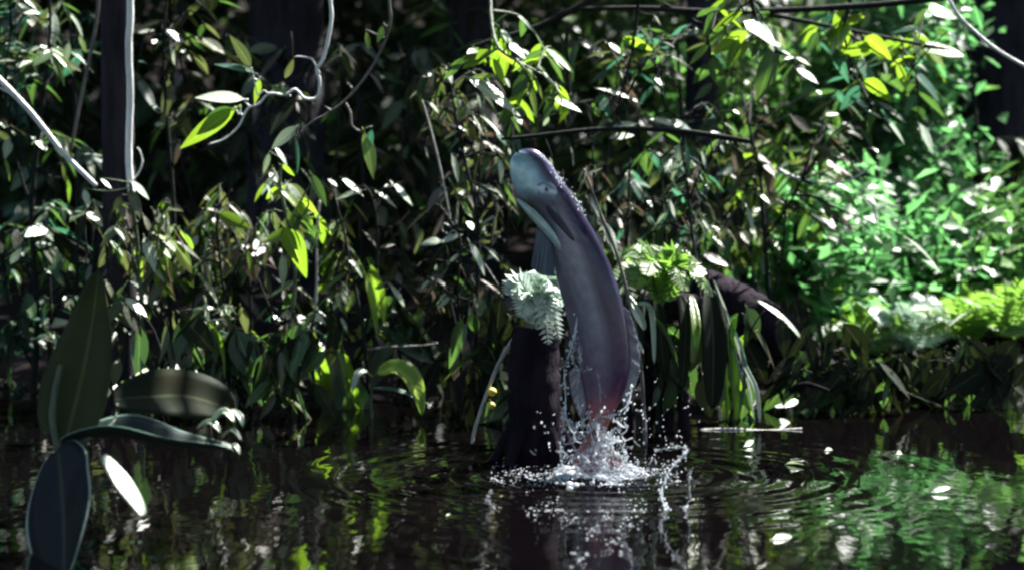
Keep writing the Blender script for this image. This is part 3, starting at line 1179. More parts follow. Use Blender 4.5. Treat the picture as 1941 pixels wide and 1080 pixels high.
stick('bare_twig', 'thin grey stem hanging above the white leaf at centre', 'twig',
      [(800, 190), (815, 240), (835, 320), (850, 395), (856, 435)], 0.0032, 0.0030, 'stem_pale', 7.3,
      extra=[([(856, 432), (842, 424), (838, 436), (850, 444), (862, 438), (880, 470), (910, 490), (945, 540)], 0.0028, 0.0018)])
stick('bare_twig', 'upright pale stem left of the thin yellow leaf', 'twig',
      [(597, 660), (598, 590), (601, 520), (600, 450), (606, 380)], 0.005, 0.004, 'stem_pale', 7.4)
stick('floating_stick', 'pale thin stick floating right of the splash', 'stick',
      [(1325, 816), (1380, 813), (1450, 816), (1520, 812)], 0.006, 0.004, 'stem_pale', 6.88)
stick('floating_stick', 'thin pale stick floating below the splash ring', 'stick',
      [(1205, 1028), (1245, 1026), (1285, 1027)], 0.003, 0.002, 'stem_pale', 5.03)
stick('dead_branch', 'brown level stick in the shade under the thin yellow leaf', 'branch',
      [(690, 664), (740, 658), (800, 655), (830, 650)], 0.006, 0.003, 'stem', 7.5)

# bare twigs with sparse leaves, upper left
plant('leafy_branch', 'zigzag bare twig with pale leaves, hanging in front of the dark gap at upper left', 'branch', 7.0,
      [([(618, -500, .3), (622, -200), (625, -20), (628, 40), (613, 110), (600, 132), (606, 152), (602, 184), (578, 187), (560, 170), (540, 180), (510, 178), (490, 198), (470, 206), (452, 240), (425, 264), (395, 274)], 0.0065, 0.0028),
       ([(606, 140), (596, 120), (592, 112)], 0.003, 0.002), ([(508, 178), (500, 172), (488, 180), (482, 150), (476, 128)], 0.0025, 0.0015)],
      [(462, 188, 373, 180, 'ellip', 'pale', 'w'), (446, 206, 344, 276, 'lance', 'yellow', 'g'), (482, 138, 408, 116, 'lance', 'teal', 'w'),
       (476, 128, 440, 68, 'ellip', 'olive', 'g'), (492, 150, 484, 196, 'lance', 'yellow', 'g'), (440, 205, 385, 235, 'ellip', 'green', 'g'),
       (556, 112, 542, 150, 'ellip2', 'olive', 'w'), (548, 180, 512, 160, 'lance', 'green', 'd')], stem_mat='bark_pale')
plant('leafy_branch', 'grey forked twig with a hanging pale leaf, left of top centre', 'branch', 7.1,
      [([(728, -500, .3), (734, -150), (738, 0), (740, 42), (722, 96), (690, 150), (655, 190), (620, 216), (590, 232), (566, 256)], 0.0055, 0.0028),
       ([(655, 196), (664, 214), (668, 240), (690, 252)], 0.0045, 0.003), ([(668, 168), (658, 158)], 0.003, 0.002), ([(628, 210), (616, 202)], 0.003, 0.002)],
      [(690, 250, 712, 336, 'ellip', 'yellow', 'w'), (562, 240, 515, 280, 'ellip', 'pale', 'w'), (522, 280, 546, 312, 'lance', 'pale', 'w'),
       (560, 262, 570, 330, 'thin', 'teal', 'w'), (694, 60, 700, 95, 'ellip', 'yellow', 'w'), (728, 48, 716, 82, 'ellip', 'green', 'g'),
       (705, 245, 692, 300, 'lance', 'teal', 'd')], stem_mat='stem')

# ------------------------------------------------------------------ shrubs on the left
plant('river_shrub', 'shrub with blue green leaves at the upper left edge, behind the pale stick', 'shrub', 7.8,
      [([(60, 790), (70, 600), (60, 400), (80, 200), (95, 60), (90, -60)], 0.012, 0.005), ([(62, 400), (30, 300), (10, 180), (20, 60)], 0.007, 0.003)],
      [(100, 88, 102, 18, 'ellip2', 'pale', 'w'), (60, 30, 8, 66, 'lance', 'teal', 'w'), (30, 20, 0, 60, 'ellip', 'teal', 'w'),
       (130, 80, 122, 128, 'lance', 'pale', 'w'), (150, 70, 165, 100, 'ellip', 'yellow', 'w'), (60, 260, 90, 280, 'ellip2', 'pale', 'w'),
       (18, 262, 10, 300, 'ellip', 'pale', 'w'), (8, 300, 22, 342, 'lance', 'yellow', 'g'), (118, 312, 126, 345, 'lance', 'yellow', 'w'),
       (128, 340, 134, 384, 'lance', 'yellow', 'g'), (20, 500, 40, 470, 'ellip', 'pale', 'w'), (85, 510, 110, 520, 'ellip', 'pale', 'w'),
       (30, 130, 10, 160, 'lance', 'teal', 'w'), (0, 85, 40, 90, 'lance', 'teal', 'w'), (160, 292, 194, 292, 'thin', 'pale', 'w'), (70, 394, 128, 392, 'thin', 'pale', 'w')],
      [dict(box=(-40, -10, 170, 330), n=15, per=7, size=(0.06, 0.13), shapes=['lance', 'ellip', 'lance2'], mats=['teal', 'green', 'green', 'olive'], dd=(-.1, .4)),
       dict(box=(-40, 380, 120, 760), n=12, per=7, size=(0.06, 0.13), shapes=['lance', 'ellip', 'lance2'], mats=['teal', 'green', 'dark'], dd=(-.1, .4))], stem_mat='stem_dark')
plant('river_shrub', 'shrub with small white glinting leaves right of the slim dark trunk', 'shrub', 7.7,
      [([(330, 800), (320, 600), (330, 420), (318, 240), (310, 100), (320, -60)], 0.010, 0.004)],
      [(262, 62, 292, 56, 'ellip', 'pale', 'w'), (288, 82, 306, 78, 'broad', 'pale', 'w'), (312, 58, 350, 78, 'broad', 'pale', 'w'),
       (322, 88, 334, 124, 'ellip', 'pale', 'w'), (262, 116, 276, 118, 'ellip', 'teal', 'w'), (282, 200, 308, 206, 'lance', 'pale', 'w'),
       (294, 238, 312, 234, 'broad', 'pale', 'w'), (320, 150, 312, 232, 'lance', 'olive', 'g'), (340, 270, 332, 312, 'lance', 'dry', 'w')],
      [dict(box=(262, 0, 430, 280), n=10, per=6, size=(0.05, 0.10), shapes=['lance', 'ellip'], mats=['green', 'olive', 'dark'], dd=(.1, .5))], stem_mat='stem_dark')
plant('river_shrub', 'drooping cluster of olive yellow leaves at the foot of the pale vine', 'shrub', 7.25,
      [([(262, 800), (270, 640), (262, 480), (250, 380), (248, 348)], 0.009, 0.005), ([(264, 490), (290, 430), (300, 396)], 0.005, 0.003), ([(268, 560), (300, 500), (315, 460)], 0.005, 0.003)],
      [(250, 345, 284, 376, 'ellip', 'pale', 'w'), (246, 358, 268, 412, 'ellip', 'olive', 'w'), (272, 408, 292, 452, 'lance', 'olive', 'w'),
       (290, 398, 328, 452, 'ellip', 'olive', 'w'), (240, 400, 258, 470, 'lance', 'dry', 'w'), (274, 450, 296, 512, 'ellip', 'pale', 'w'),
       (300, 470, 332, 532, 'ellip', 'yellow', 'w'), (254, 470, 276, 532, 'lance', 'yellow', 'g'), (240, 480, 264, 526, 'lance', 'olive', 'w'),
       (306, 470, 326, 488, 'broad', 'pale', 'w'), (284, 436, 300, 446, 'broad', 'pale', 'w'), (288, 505, 312, 530, 'ellip', 'pale', 'w'),
       (230, 372, 215, 400, 'ellip', 'olive', 'w'), (190, 340, 212, 356, 'ellip', 'pale', 'w'), (160, 360, 168, 392, 'ellip', 'pale', 'w'),
       (258, 420, 250, 455, 'lance', 'olive', 'g'), (310, 410, 300, 440, 'lance', 'green', 'g')],
      [dict(box=(225, 360, 345, 540), n=7, per=6, size=(0.05, 0.10), shapes=['lance', 'ellip', 'ellip2'], mats=['olive', 'olive', 'yellow', 'dry'], dd=(-.05, .2), droop=1.1)], stem_mat='stem_green')
plant('river_shrub', 'thin leaved olive shrub in shade left of the broad green leaf', 'shrub', 7.55,
      [([(420, 800), (430, 640), (418, 500), (412, 404), (440, 360)], 0.007, 0.003), ([(416, 480), (380, 430), (352, 432)], 0.004, 0.002), ([(424, 560), (455, 490), (470, 460)], 0.004, 0.002)],
      [(414, 404, 474, 432, 'ellip', 'yellow', 'd'), (410, 406, 350, 432, 'lance', 'olive', 'd'), (414, 412, 408, 482, 'thin', 'olive', 'w'),
       (394, 440, 390, 488, 'thin', 'pale', 'w'), (432, 446, 436, 492, 'thin', 'olive', 'w'), (466, 470, 482, 524, 'lance', 'yellow', 'w'),
       (388, 372, 400, 384, 'broad', 'pale', 'w'), (376, 520, 420, 566, 'lance2', 'pale', 'w'), (410, 404, 424, 396, 'broad', 'pale', 'w'),
       (356, 500, 370, 540, 'lance', 'olive', 'w'), (500, 440, 492, 470, 'lance', 'pale', 'w')],
      [dict(box=(345, 380, 520, 560), n=10, per=6, size=(0.05, 0.10), shapes=['thin', 'lance', 'lance2'], mats=['olive', 'green', 'dry', 'olive'], dd=(-.05, .4), droop=1.2)], stem_mat='stem_dark')
plant('river_shrub', 'shrub with one broad lit green leaf, left of centre', 'shrub', 7.3,
      [([(560, 790), (548, 660), (560, 520), (545, 420), (530, 340), (540, 300)], 0.008, 0.004), ([(550, 440), (580, 400), (590, 350), (570, 320)], 0.004, 0.002)],
      [(540, 432, 584, 520, 'broad', 'yellow', 'g', -.05), (530, 358, 606, 424, 'lance2', 'yellow', 'w'), (546, 398, 560, 440, 'ellip', 'yellow', 'w'),
       (568, 376, 604, 404, 'broad', 'yellow', 'g'), (535, 482, 538, 545, 'lance', 'pale', 'w'), (516, 400, 528, 440, 'ellip', 'yellow', 'w'),
       (532, 312, 560, 332, 'ellip', 'yellow', 'g'), (505, 350, 520, 380, 'ellip', 'pale', 'w'), (560, 410, 600, 440, 'ellip', 'green', 'g'),
       (575, 440, 604, 470, 'ellip', 'green', 'd'), (590, 330, 620, 390, 'lance', 'green', 'd'), (510, 290, 500, 330, 'lance', 'pale', 'w')],
      [dict(box=(490, 300, 630, 560), n=7, per=5, size=(0.06, 0.11), shapes=['lance', 'ellip', 'broad'], mats=['green', 'yellow', 'olive'], dd=(0, .3), droop=0.9)], stem_mat='stem_green')
plant('river_shrub', 'arching shrub with white glinting leaves over a dark hollow, left of centre', 'shrub', 7.45,
      [([(700, 790), (690, 640), (664, 500), (650, 430), (640, 396)], 0.007, 0.003), ([(690, 640), (712, 520), (716, 440), (706, 376), (690, 352)], 0.006, 0.003), ([(706, 376), (740, 350), (770, 346)], 0.003, 0.002)],
      [(648, 338, 690, 368, 'lance', 'pale', 'w'), (690, 360, 636, 374, 'lance', 'pale', 'w'), (715, 364, 754, 392, 'lance', 'pale', 'w'),
       (742, 345, 784, 386, 'lance', 'pale', 'w'), (730, 354, 746, 350, 'ellip', 'pale', 'w'), (660, 490, 692, 520, 'lance2', 'pale', 'w'),
       (690, 512, 728, 636, 'thin', 'yellow', 'w', -.08), (700, 500, 735, 610, 'lance', 'yellow', 'g', -.05), (720, 470, 748, 462, 'lance', 'dry', 'w'), (740, 540, 770, 580, 'lance', 'pale', 'w'),
       (742, 586, 754, 592, 'broad', 'pale', 'w'), (622, 340, 640, 352, 'ellip', 'teal', 'w'), (690, 440, 716, 466, 'lance', 'dry', 'w'), (760, 420, 775, 400, 'ellip', 'dry', 'w')],
      [dict(box=(620, 340, 800, 620), n=9, per=5, size=(0.05, 0.09), shapes=['lance', 'lance2', 'thin'], mats=['dark', 'dry', 'green', 'dark'], dd=(.1, .5), droop=1.0)], stem_mat='stem_dark')
plant('river_shrub', 'dark shrub with a folded white leaf and thin blades, left of the fish', 'shrub', 7.2,
      [([(880, 800), (872, 660), (868, 540), (872, 452), (850, 420)], 0.006, 0.003), ([(870, 470), (900, 460), (930, 470)], 0.003, 0.002)],
      [(872, 446, 830, 458, 'ellip', 'pale', 'w'), (834, 456, 796, 462, 'broad', 'pale', 'w'), (890, 458, 922, 518, 'lance', 'pale', 'w'),
       (916, 466, 950, 492, 'thin', 'pale', 'w'), (868, 498, 872, 512, 'broad', 'pale', 'w'), (888, 420, 896, 434, 'broad', 'pale', 'w'),
       (900, 560, 908, 600, 'lance', 'olive', 'w'), (905, 572, 912, 596, 'broad', 'pale', 'w'), (890, 580, 893, 612, 'lance', 'pale', 'w'),
       (800, 495, 790, 505, 'lance', 'dry', 'w'), (846, 542, 812, 520, 'lance', 'dry', 'w')],
      [dict(box=(790, 380, 960, 640), n=9, per=5, size=(0.05, 0.10), shapes=['thin', 'lance', 'strap'], mats=['dark', 'dark', 'dry', 'olive'], dd=(.1, .5), droop=1.1)], stem_mat='stem_dark')
plant('river_shrub', 'small shrub with brown and pale narrow leaves left of the head of the fish', 'shrub', 7.4,
      [([(860, 800), (900, 600), (905, 420), (880, 300), (860, 200), (850, 120)], 0.008, 0.003), ([(880, 300), (930, 280), (950, 300)], 0.004, 0.002)],
      [(808, 192, 836, 212, 'ellip2', 'pale', 'w'), (800, 146, 826, 138, 'lance', 'pale', 'w'), (846, 128, 858, 158, 'ellip', 'pale', 'w'),
       (856, 292, 872, 345, 'lance', 'pale', 'w'), (905, 180, 914, 206, 'lance', 'pale', 'w'), (868, 192, 862, 214, 'lance', 'pale', 'w'),
       (930, 330, 955, 300, 'lance', 'teal', 'w'), (912, 350, 944, 362, 'lance', 'pale', 'w'), (944, 366, 962, 380, 'ellip', 'pale', 'w'), (964, 372, 972, 400, 'ellip', 'yellow', 'w'),
       (940, 250, 962, 275, 'ellip', 'teal', 'w'), (930, 275, 942, 290, 'broad', 'pale', 'w'), (870, 282, 884, 286, 'broad', 'pale', 'w'), (850, 236, 886, 246, 'lance', 'pale', 'w'), (946, 300, 955, 345, 'lance2', 'pale', 'w')],
      [dict(box=(790, 130, 970, 420), n=14, per=6, size=(0.05, 0.10), shapes=['lance', 'lance2', 'thin'], mats=['dry', 'dark', 'olive', 'green'], dd=(0, .5), droop=0.9)], stem_mat='stem_dark')
plant('river_shrub', 'low tangle of small pale leaves above the oval water leaf', 'shrub', 7.35,
      [([(400, 800), (396, 700), (390, 600), (386, 560)], 0.005, 0.003), ([(398, 720), (430, 640), (450, 600)], 0.004, 0.002)],
      [(352, 590, 368, 620, 'lance', 'teal', 'w'), (360, 630, 378, 640, 'ellip', 'pale', 'w'), (390, 570, 396, 640, 'thin', 'pale', 'w'), (440, 640, 466, 650, 'broad', 'pale', 'w'),
       (450, 690, 478, 722, 'ellip', 'yellow', 'w'), (420, 590, 440, 625, 'ellip', 'olive', 'd'), (456, 580, 470, 630, 'ellip', 'olive', 'g'), (370, 600, 384, 596, 'ellip', 'teal', 'w'),
       (345, 640, 362, 655, 'lance', 'pale', 'w'), (374, 650, 384, 680, 'lance', 'pale', 'w')],
      [dict(box=(330, 570, 490, 740), n=14, per=7, size=(0.025, 0.06), shapes=['lance', 'ellip', 'ellip2'], mats=['teal', 'green', 'pale', 'olive'], dd=(-.1, .2), droop=0.5)], stem_mat='stem_green')
plant('river_shrub', 'low weeds with white speckled leaves left of the yellow strap leaves', 'shrub', 7.3,
      [([(540, 800), (545, 700), (540, 620), (550, 580)], 0.005, 0.003), ([(545, 700), (570, 650), (590, 620)], 0.003, 0.002)],
      [(518, 600, 536, 606, 'broad', 'pale', 'w'), (540, 582, 550, 578, 'broad', 'pale', 'w'), (498, 650, 508, 664, 'broad', 'pale', 'w'), (540, 660, 552, 684, 'ellip', 'pale', 'w'),
       (562, 686, 572, 690, 'broad', 'pale', 'w'), (504, 680, 500, 700, 'lance', 'pale', 'w'), (516, 680, 520, 720, 'thin', 'pale', 'w'), (636, 560, 650, 590, 'lance', 'pale', 'w'), (620, 566, 632, 572, 'broad', 'pale', 'w')],
      [dict(box=(485, 580, 640, 740), n=12, per=7, size=(0.03, 0.07), shapes=['lance', 'ellip', 'thin'], mats=['green', 'olive', 'teal', 'dark'], dd=(-.1, .3), droop=0.8)], stem_mat='stem_dark')

# strap-leaved clump and the arching yellow leaf
def rooted(name, label, cat, px, D, leaves, group=None, jitter=0.1):
    """leaves that rise from one foot at the water's edge"""
    q = P(px, 500, D)
    e = empty(name, (q.x, D, bz(q.x, D) - 0.02), label, cat, group)
    for bx, by, tx, ty, shape, mat, face, wid in leaves:
        a, c = P(bx, by, D), P(tx, ty, D + rng.uniform(-.04, .04))
        put_leaf(e, shape, mat, a, c - a, jit(FACE[face], jitter), (c - a).length, wid)
    return e


rooted('strap_plant', 'clump of upright yellow green strap leaves at the water left of the arched leaf', 'plant', 640, 7.38,
       [(618, 800, 612, 622, 'strap', 'yellow', 'g', 1.4), (630, 800, 634, 640, 'strap', 'olive', 'd', 2.0), (668, 800, 656, 632, 'strap', 'yellow', 'w', 1.0),
        (660, 806, 645, 690, 'strap', 'green', 'd', 2.6), (690, 806, 684, 716, 'strap', 'green', 'd', 3.0), (600, 800, 596, 660, 'strap', 'dark', 'd', 1.5), (676, 790, 668, 650, 'strap', 'yellow', 'g', 1.1)])


def bent_leaf(name, label, cat, pts, D, width, mat, nrm, parent=None, n=16, fold=0.2, kind='lance'):
    """a leaf blade along a curved midrib; pts photo pixels (x, y[, dD]), width in metres"""
    path = [P(q[0], q[1], D + (q[2] if len(q) > 2 else 0)) for q in pts]
    sm = catmull([list(p) for p in path], n + 1)
    vs, uv, fs = [], [], []
    for i in range(n + 1):
        u = i / n
        d = Vector(sm[min(i + 1, n)] - sm[max(i - 1, 0)]).normalized()
        nn = nrm - d * nrm.dot(d)
        nn.normalize()
        y = nn.cross(d)
        if kind == 'lance':
            h = math.sin(math.pi * min(1, u ** 0.8 * 0.98 + 0.02)) ** 0.85
        elif kind == 'ovate':
            h = math.sin(math.pi * min(1, u ** 0.6 * 0.98 + 0.02)) ** 0.75
        else:
            h = math.sin(math.pi * min(1, u * 0.97 + 0.03)) ** 0.55
        h = max(0.02, h) * width / 2
        for j in range(-3, 4):
            s = j / 3
            p = Vector(sm[i]) + y * s * h + nn * (abs(s) * h * fold * 2 + 0.02 * width * math.sin(u * 12 + s * 3) * abs(s))
            vs.append(p)
            uv.append((u, 0.5 + 0.5 * s))
    for i in range(n):
        for j in range(6):
            a = i * 7 + j
            fs.append((a, a + 7, a + 8, a + 1))
    b = MB()
    b.add(vs, fs, uv)
    o = b.build(name, M[mat], parent)
    sd = o.modifiers.new('thickness', 'SOLIDIFY')
    sd.thickness = 0.0012
    sd.offset = 0
    if label:
        tag(o, label, cat)
    return o


q = P(706, 800, 7.14)
e = empty('arching_plant', (q.x, 7.14, bz(q.x, 7.14) - 0.01), 'bright yellow green leaf arching over to touch its reflection in the water', 'plant')
b = MB()
tube(b, [P(706, 830, 7.14), P(704, 760, 7.14), P(708, 716, 7.13), P(722, 705, 7.12)], 0.005, 0.003)
b.build('stem', M['stem_green'], e)
bent_leaf('leaf', None, None, [(716, 706, .0), (748, 700, -.01), (775, 718, -.02), (790, 750, -.03), (799, 788, -.04)], 7.12, 0.085, 'lime', Vector((0.50, -0.55, 0.65)).normalized(), e)
bent_leaf('leaf', None, None, [(706, 714, 0), (690, 704, -.03), (676, 714, -.05), (668, 744, -.06)], 7.13, 0.030, 'pale', Vector((-0.1, -0.5, 0.8)).normalized(), e)
bent_leaf('leaf', None, None, [(706, 735, .0), (760, 742, .02), (824, 772, .0)], 7.13, 0.016, 'teal', HALF, e)

# ------------------------------------------------------------------ leaf clusters at top centre and right
plant('leafy_branch', 'sunlit cluster of yellow green leaves hanging at top centre', 'branch', 7.1,
      [([(900, -500, .4), (930, -150, .3), (930, 20, .1), (945, 90), (985, 120), (1010, 160)], 0.008, 0.003), ([(945, 90), (905, 120), (888, 148)], 0.004, 0.002), ([(985, 120), (1040, 150), (1065, 190)], 0.004, 0.002)],
      [(888, 148, 988, 212, 'ellip', 'pale', 'w', -.05), (888, 150, 944, 140, 'ellip', 'yellow', 'w'), (966, 84, 998, 110, 'broad', 'pale', 'w'),
       (984, 116, 1022, 150, 'lance', 'yellow', 'w'), (998, 152, 1022, 220, 'lance', 'yellow', 'w'), (1012, 148, 1032, 188, 'lance', 'yellow', 'w'),
       (956, 148, 968, 166, 'broad', 'pale', 'w'), (1044, 186, 1102, 208, 'ellip', 'yellow', 'w'), (1030, 136, 1046, 158, 'ellip', 'pale', 'w'),
       (930, 96, 876, 128, 'ellip', 'yellow', 'g'), (940, 95, 985, 125, 'ellip', 'yellow', 'g'), (930, 110, 960, 160, 'ellip', 'yellow', 'g'),
       (1000, 140, 970, 185, 'ellip', 'green', 'g'), (1050, 180, 1030, 230, 'lance', 'green', 'g'), (880, 110, 840, 150, 'lance', 'green', 'd'), (1040, 222, 1030, 240, 'ellip', 'pale', 'w'),
       (975, 215, 990, 235, 'broad', 'yellow', 'w'), (1080, 195, 1060, 235, 'lance', 'yellow', 'g')],
      [dict(box=(865, 80, 1110, 230), n=7, per=6, size=(0.06, 0.11), shapes=['lance', 'ellip'], mats=['yellow', 'green', 'yellow', 'green'], dd=(0, .35), droop=0.7)], stem_mat='stem_green')
plant('leafy_branch', 'sparse dangling twigs with narrow pale leaves above the dark horizontal branch', 'branch', 7.5,
      [([(1230, -500, .3), (1215, -120), (1210, 0), (1200, 90), (1185, 150), (1170, 215), (1180, 240)], 0.007, 0.002), ([(1200, 90), (1240, 120), (1260, 200), (1290, 225)], 0.004, 0.002)],
      [(1160, 240, 1208, 232, 'ellip', 'pale', 'w'), (1156, 262, 1202, 254, 'ellip', 'pale', 'w'), (1234, 226, 1298, 238, 'lance', 'pale', 'w'),
       (1134, 168, 1218, 186, 'thin', 'pale', 'w'), (1172, 128, 1184, 154, 'ellip', 'pale', 'w'), (1240, 145, 1254, 160, 'ellip', 'pale', 'w'), (1192, 112, 1238, 98, 'lance', 'yellow', 'w'),
       (1180, 72, 1236, 92, 'ellip', 'yellow', 'g'), (1192, 70, 1176, 104, 'ellip', 'green', 'g'), (1225, 80, 1195, 115, 'ellip', 'green', 'g'), (1240, 30, 1254, 48, 'lance', 'pale', 'w'),
       (1082, 280, 1090, 315, 'lance', 'pale', 'w'), (1042, 300, 1050, 318, 'ellip', 'pale', 'w'), (1375, 176, 1392, 182, 'broad', 'pale', 'w'), (1390, 210, 1404, 216, 'broad', 'pale', 'w')],
      [dict(box=(1080, 40, 1400, 260), n=12, per=6, size=(0.05, 0.11), shapes=['lance', 'ellip', 'thin'], mats=['green', 'dark', 'olive', 'teal'], dd=(.1, .8), droop=0.5)], stem_mat='stem_dark')
plant('leafy_branch', 'big white sunlit leaf above a hanging green leaf at top right', 'branch', 7.3,
      [([(1430, -500, .3), (1420, -120), (1425, 0), (1436, 40), (1462, 92), (1478, 100)], 0.008, 0.003), ([(1425, 0), (1370, 40), (1340, 70)], 0.004, 0.002)],
      [(1412, 42, 1478, 84, 'broad', 'pale', 'w', -.05), (1440, 44, 1470, 96, 'broad', 'pale', 'w', -.03), (1468, 92, 1438, 192, 'ellip', 'green', 'g'), (1474, 96, 1466, 160, 'thin', 'pale', 'w'),
       (1438, 94, 1430, 130, 'lance', 'pale', 'w'), (1474, 94, 1502, 104, 'lance', 'pale', 'w'), (1480, 112, 1504, 108, 'ellip', 'pale', 'w'), (1418, 60, 1350, 100, 'ellip', 'yellow', 'g'), (1400, 75, 1380, 130, 'ellip', 'yellow', 'g'), (1410, 20, 1350, 55, 'lance', 'yellow', 'g'), (1440, 20, 1430, 4, 'ellip', 'teal', 'w')],
      [dict(box=(1340, 10, 1520, 190), n=8, per=5, size=(0.06, 0.12), shapes=['ellip', 'broad'], mats=['green', 'yellow', 'green'], dd=(.1, .5))], stem_mat='stem_dark')
plant('leafy_branch', 'backlit yellow green leaves hanging at the top, right of the big white leaf', 'branch', 7.9,
      [([(1640, -500, .3), (1620, -100), (1610, 10), (1600, 60), (1620, 140), (1650, 200)], 0.007, 0.003), ([(1600, 60), (1680, 110), (1730, 130)], 0.004, 0.002)],
      [(1600, 20, 1580, 60, 'broad', 'yellow', 'g'), (1640, 30, 1600, 45, 'ellip', 'yellow', 'g'), (1650, 90, 1590, 100, 'broad', 'yellow', 'g'), (1640, 70, 1690, 110, 'broad', 'yellow', 'g'),
       (1640, 120, 1642, 134, 'broad', 'pale', 'w'), (1676, 118, 1684, 146, 'ellip', 'pale', 'w'), (1612, 132, 1624, 136, 'broad', 'pale', 'w'), (1640, 150, 1690, 190, 'broad', 'yellow', 'g'), (1700, 120, 1720, 170, 'ellip', 'yellow', 'g'),
       (1664, 178, 1674, 190, 'broad', 'pale', 'w'), (1550, 60, 1530, 100, 'ellip', 'green', 'g'), (1640, 208, 1672, 222, 'lance', 'pale', 'w'), (1680, 226, 1718, 270, 'lance', 'pale', 'w'), (1742, 234, 1772, 290, 'ellip', 'pale', 'w'), (1800, 60, 1815, 80, 'broad', 'teal', 'w')],
      [dict(box=(1510, 20, 1780, 290), n=16, per=6, size=(0.06, 0.13), shapes=['ellip', 'broad', 'lance'], mats=['green', 'yellow', 'green', 'teal'], dd=(0, .8))], stem_mat='stem_dark')
plant('river_shrub', 'hanging teal white narrow leaves in front of the dark trunk right of the fish', 'shrub', 7.5,
      [([(1320, 800), (1330, 620), (1312, 440), (1300, 330), (1290, 270)], 0.007, 0.003), ([(1306, 380), (1330, 320), (1350, 290)], 0.004, 0.002)],
      [(1290, 268, 1276, 340, 'lance', 'pale', 'w'), (1300, 275, 1310, 330, 'lance', 'teal', 'w'), (1284, 300, 1268, 300, 'ellip', 'teal', 'w'), (1330, 285, 1340, 320, 'lance', 'pale', 'w'),
       (1346, 250, 1382, 260, 'lance', 'pale', 'w'), (1366, 275, 1374, 290, 'broad', 'pale', 'w'), (1264, 375, 1284, 415, 'lance', 'pale', 'w'), (1270, 320, 1284, 360, 'lance', 'teal', 'w'),
       (1228, 380, 1238, 392, 'broad', 'pale', 'w'), (1220, 400, 1250, 430, 'lance', 'teal', 'w'), (1300, 340, 1320, 345, 'lance', 'teal', 'w'), (1338, 350, 1344, 358, 'broad', 'pale', 'w')],
      [dict(box=(1200, 260, 1400, 460), n=13, per=6, size=(0.05, 0.10), shapes=['lance', 'thin', 'lance2'], mats=['teal', 'dark', 'dry', 'green'], dd=(0, .5), droop=1.0)], stem_mat='stem_dark')
plant('river_shrub', 'shaded green shrub with pale hanging leaves, right of the dark trunk', 'shrub', 8.1,
      [([(1470, 760), (1460, 600), (1450, 450), (1440, 330), (1420, 240)], 0.010, 0.004), ([(1452, 450), (1500, 380), (1520, 340)], 0.005, 0.003)],
      [(1402, 360, 1414, 400, 'lance', 'pale', 'w'), (1416, 390, 1430, 440, 'lance', 'pale', 'w'), (1430, 362, 1462, 384, 'lance', 'pale', 'w'), (1470, 376, 1482, 396, 'ellip', 'pale', 'w'),
       (1450, 200, 1456, 216, 'broad', 'pale', 'w'), (1420, 280, 1462, 262, 'lance', 'yellow', 'w'), (1400, 300, 1440, 285, 'lance', 'yellow', 'g'), (1550, 172, 1556, 184, 'broad', 'pale', 'w'),
       (1560, 280, 1600, 292, 'lance', 'olive', 'w'), (1540, 270, 1570, 300, 'ellip', 'olive', 'g'), (1655, 280, 1668, 292, 'ellip', 'pale', 'w'), (1500, 220, 1540, 250, 'ellip', 'dry', 'd'), (1380, 330, 1400, 340, 'lance', 'olive', 'w'),
       (1600, 360, 1628, 400, 'ellip', 'yellow', 'w'), (1630, 420, 1660, 446, 'lance', 'teal', 'w'), (1658, 450, 1674, 460, 'broad', 'pale', 'w'), (1630, 464, 1644, 478, 'broad', 'pale', 'w'), (1720, 452, 1784, 500, 'thin', 'pale', 'w'), (1650, 380, 1668, 430, 'thin', 'teal', 'w')],
      [dict(box=(1380, 190, 1640, 480), n=20, per=6, size=(0.06, 0.12), shapes=['ellip', 'lance', 'lance2'], mats=['green', 'olive', 'green', 'dark', 'dry'], dd=(0, .9))], stem_mat='stem_dark')

# fillers of the shaded undergrowth behind the first row
def under(px, py0, py1, D, wid, n, label, mats, size=(0.07, 0.14), seed_shapes=('lance', 'ellip', 'lance2')):
    hw = wid / 2
    y_g = 243 + (CAM_Z - bz(P(px, 500, D).x, D)) / D * F_PX
    plant('understorey_shrub', label, 'shrub', D,
          [([(px, y_g + 4), (px + 8, (y_g + py0) / 2), (px - 6, py0 + 30), (px, py0)], 0.012, 0.004),
           ([(px + 2, y_g - 40), (px + hw * .5, (y_g + py0) / 2), (px + hw * .8, py0 + 40)], 0.008, 0.003),
           ([(px + 2, y_g - 60), (px - hw * .5, (y_g + py0) / 2), (px - hw * .8, py0 + 60)], 0.008, 0.003)],
          (), [dict(box=(px - hw, py0, px + hw, py1), n=n, per=7, size=size, shapes=list(seed_shapes), mats=mats, dd=(-.2, .5), droop=0.6)],
          stem_mat='stem_dark', group='shaded understorey shrubs')


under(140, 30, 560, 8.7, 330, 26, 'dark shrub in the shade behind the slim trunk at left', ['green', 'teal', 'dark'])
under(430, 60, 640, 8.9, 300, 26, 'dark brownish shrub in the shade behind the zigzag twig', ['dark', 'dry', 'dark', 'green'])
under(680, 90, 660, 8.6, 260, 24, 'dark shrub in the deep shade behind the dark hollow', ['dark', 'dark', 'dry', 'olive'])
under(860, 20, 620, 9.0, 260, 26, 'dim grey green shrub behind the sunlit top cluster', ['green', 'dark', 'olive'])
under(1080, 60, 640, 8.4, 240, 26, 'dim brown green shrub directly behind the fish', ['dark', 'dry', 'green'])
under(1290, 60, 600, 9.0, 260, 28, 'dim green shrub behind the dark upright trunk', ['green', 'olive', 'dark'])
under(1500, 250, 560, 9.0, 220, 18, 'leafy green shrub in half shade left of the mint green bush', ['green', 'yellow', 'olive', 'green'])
under(1850, 120, 560, 10.0, 240, 22, 'dim green shrub in front of the broad black trunk', ['green', 'green', 'dark'])

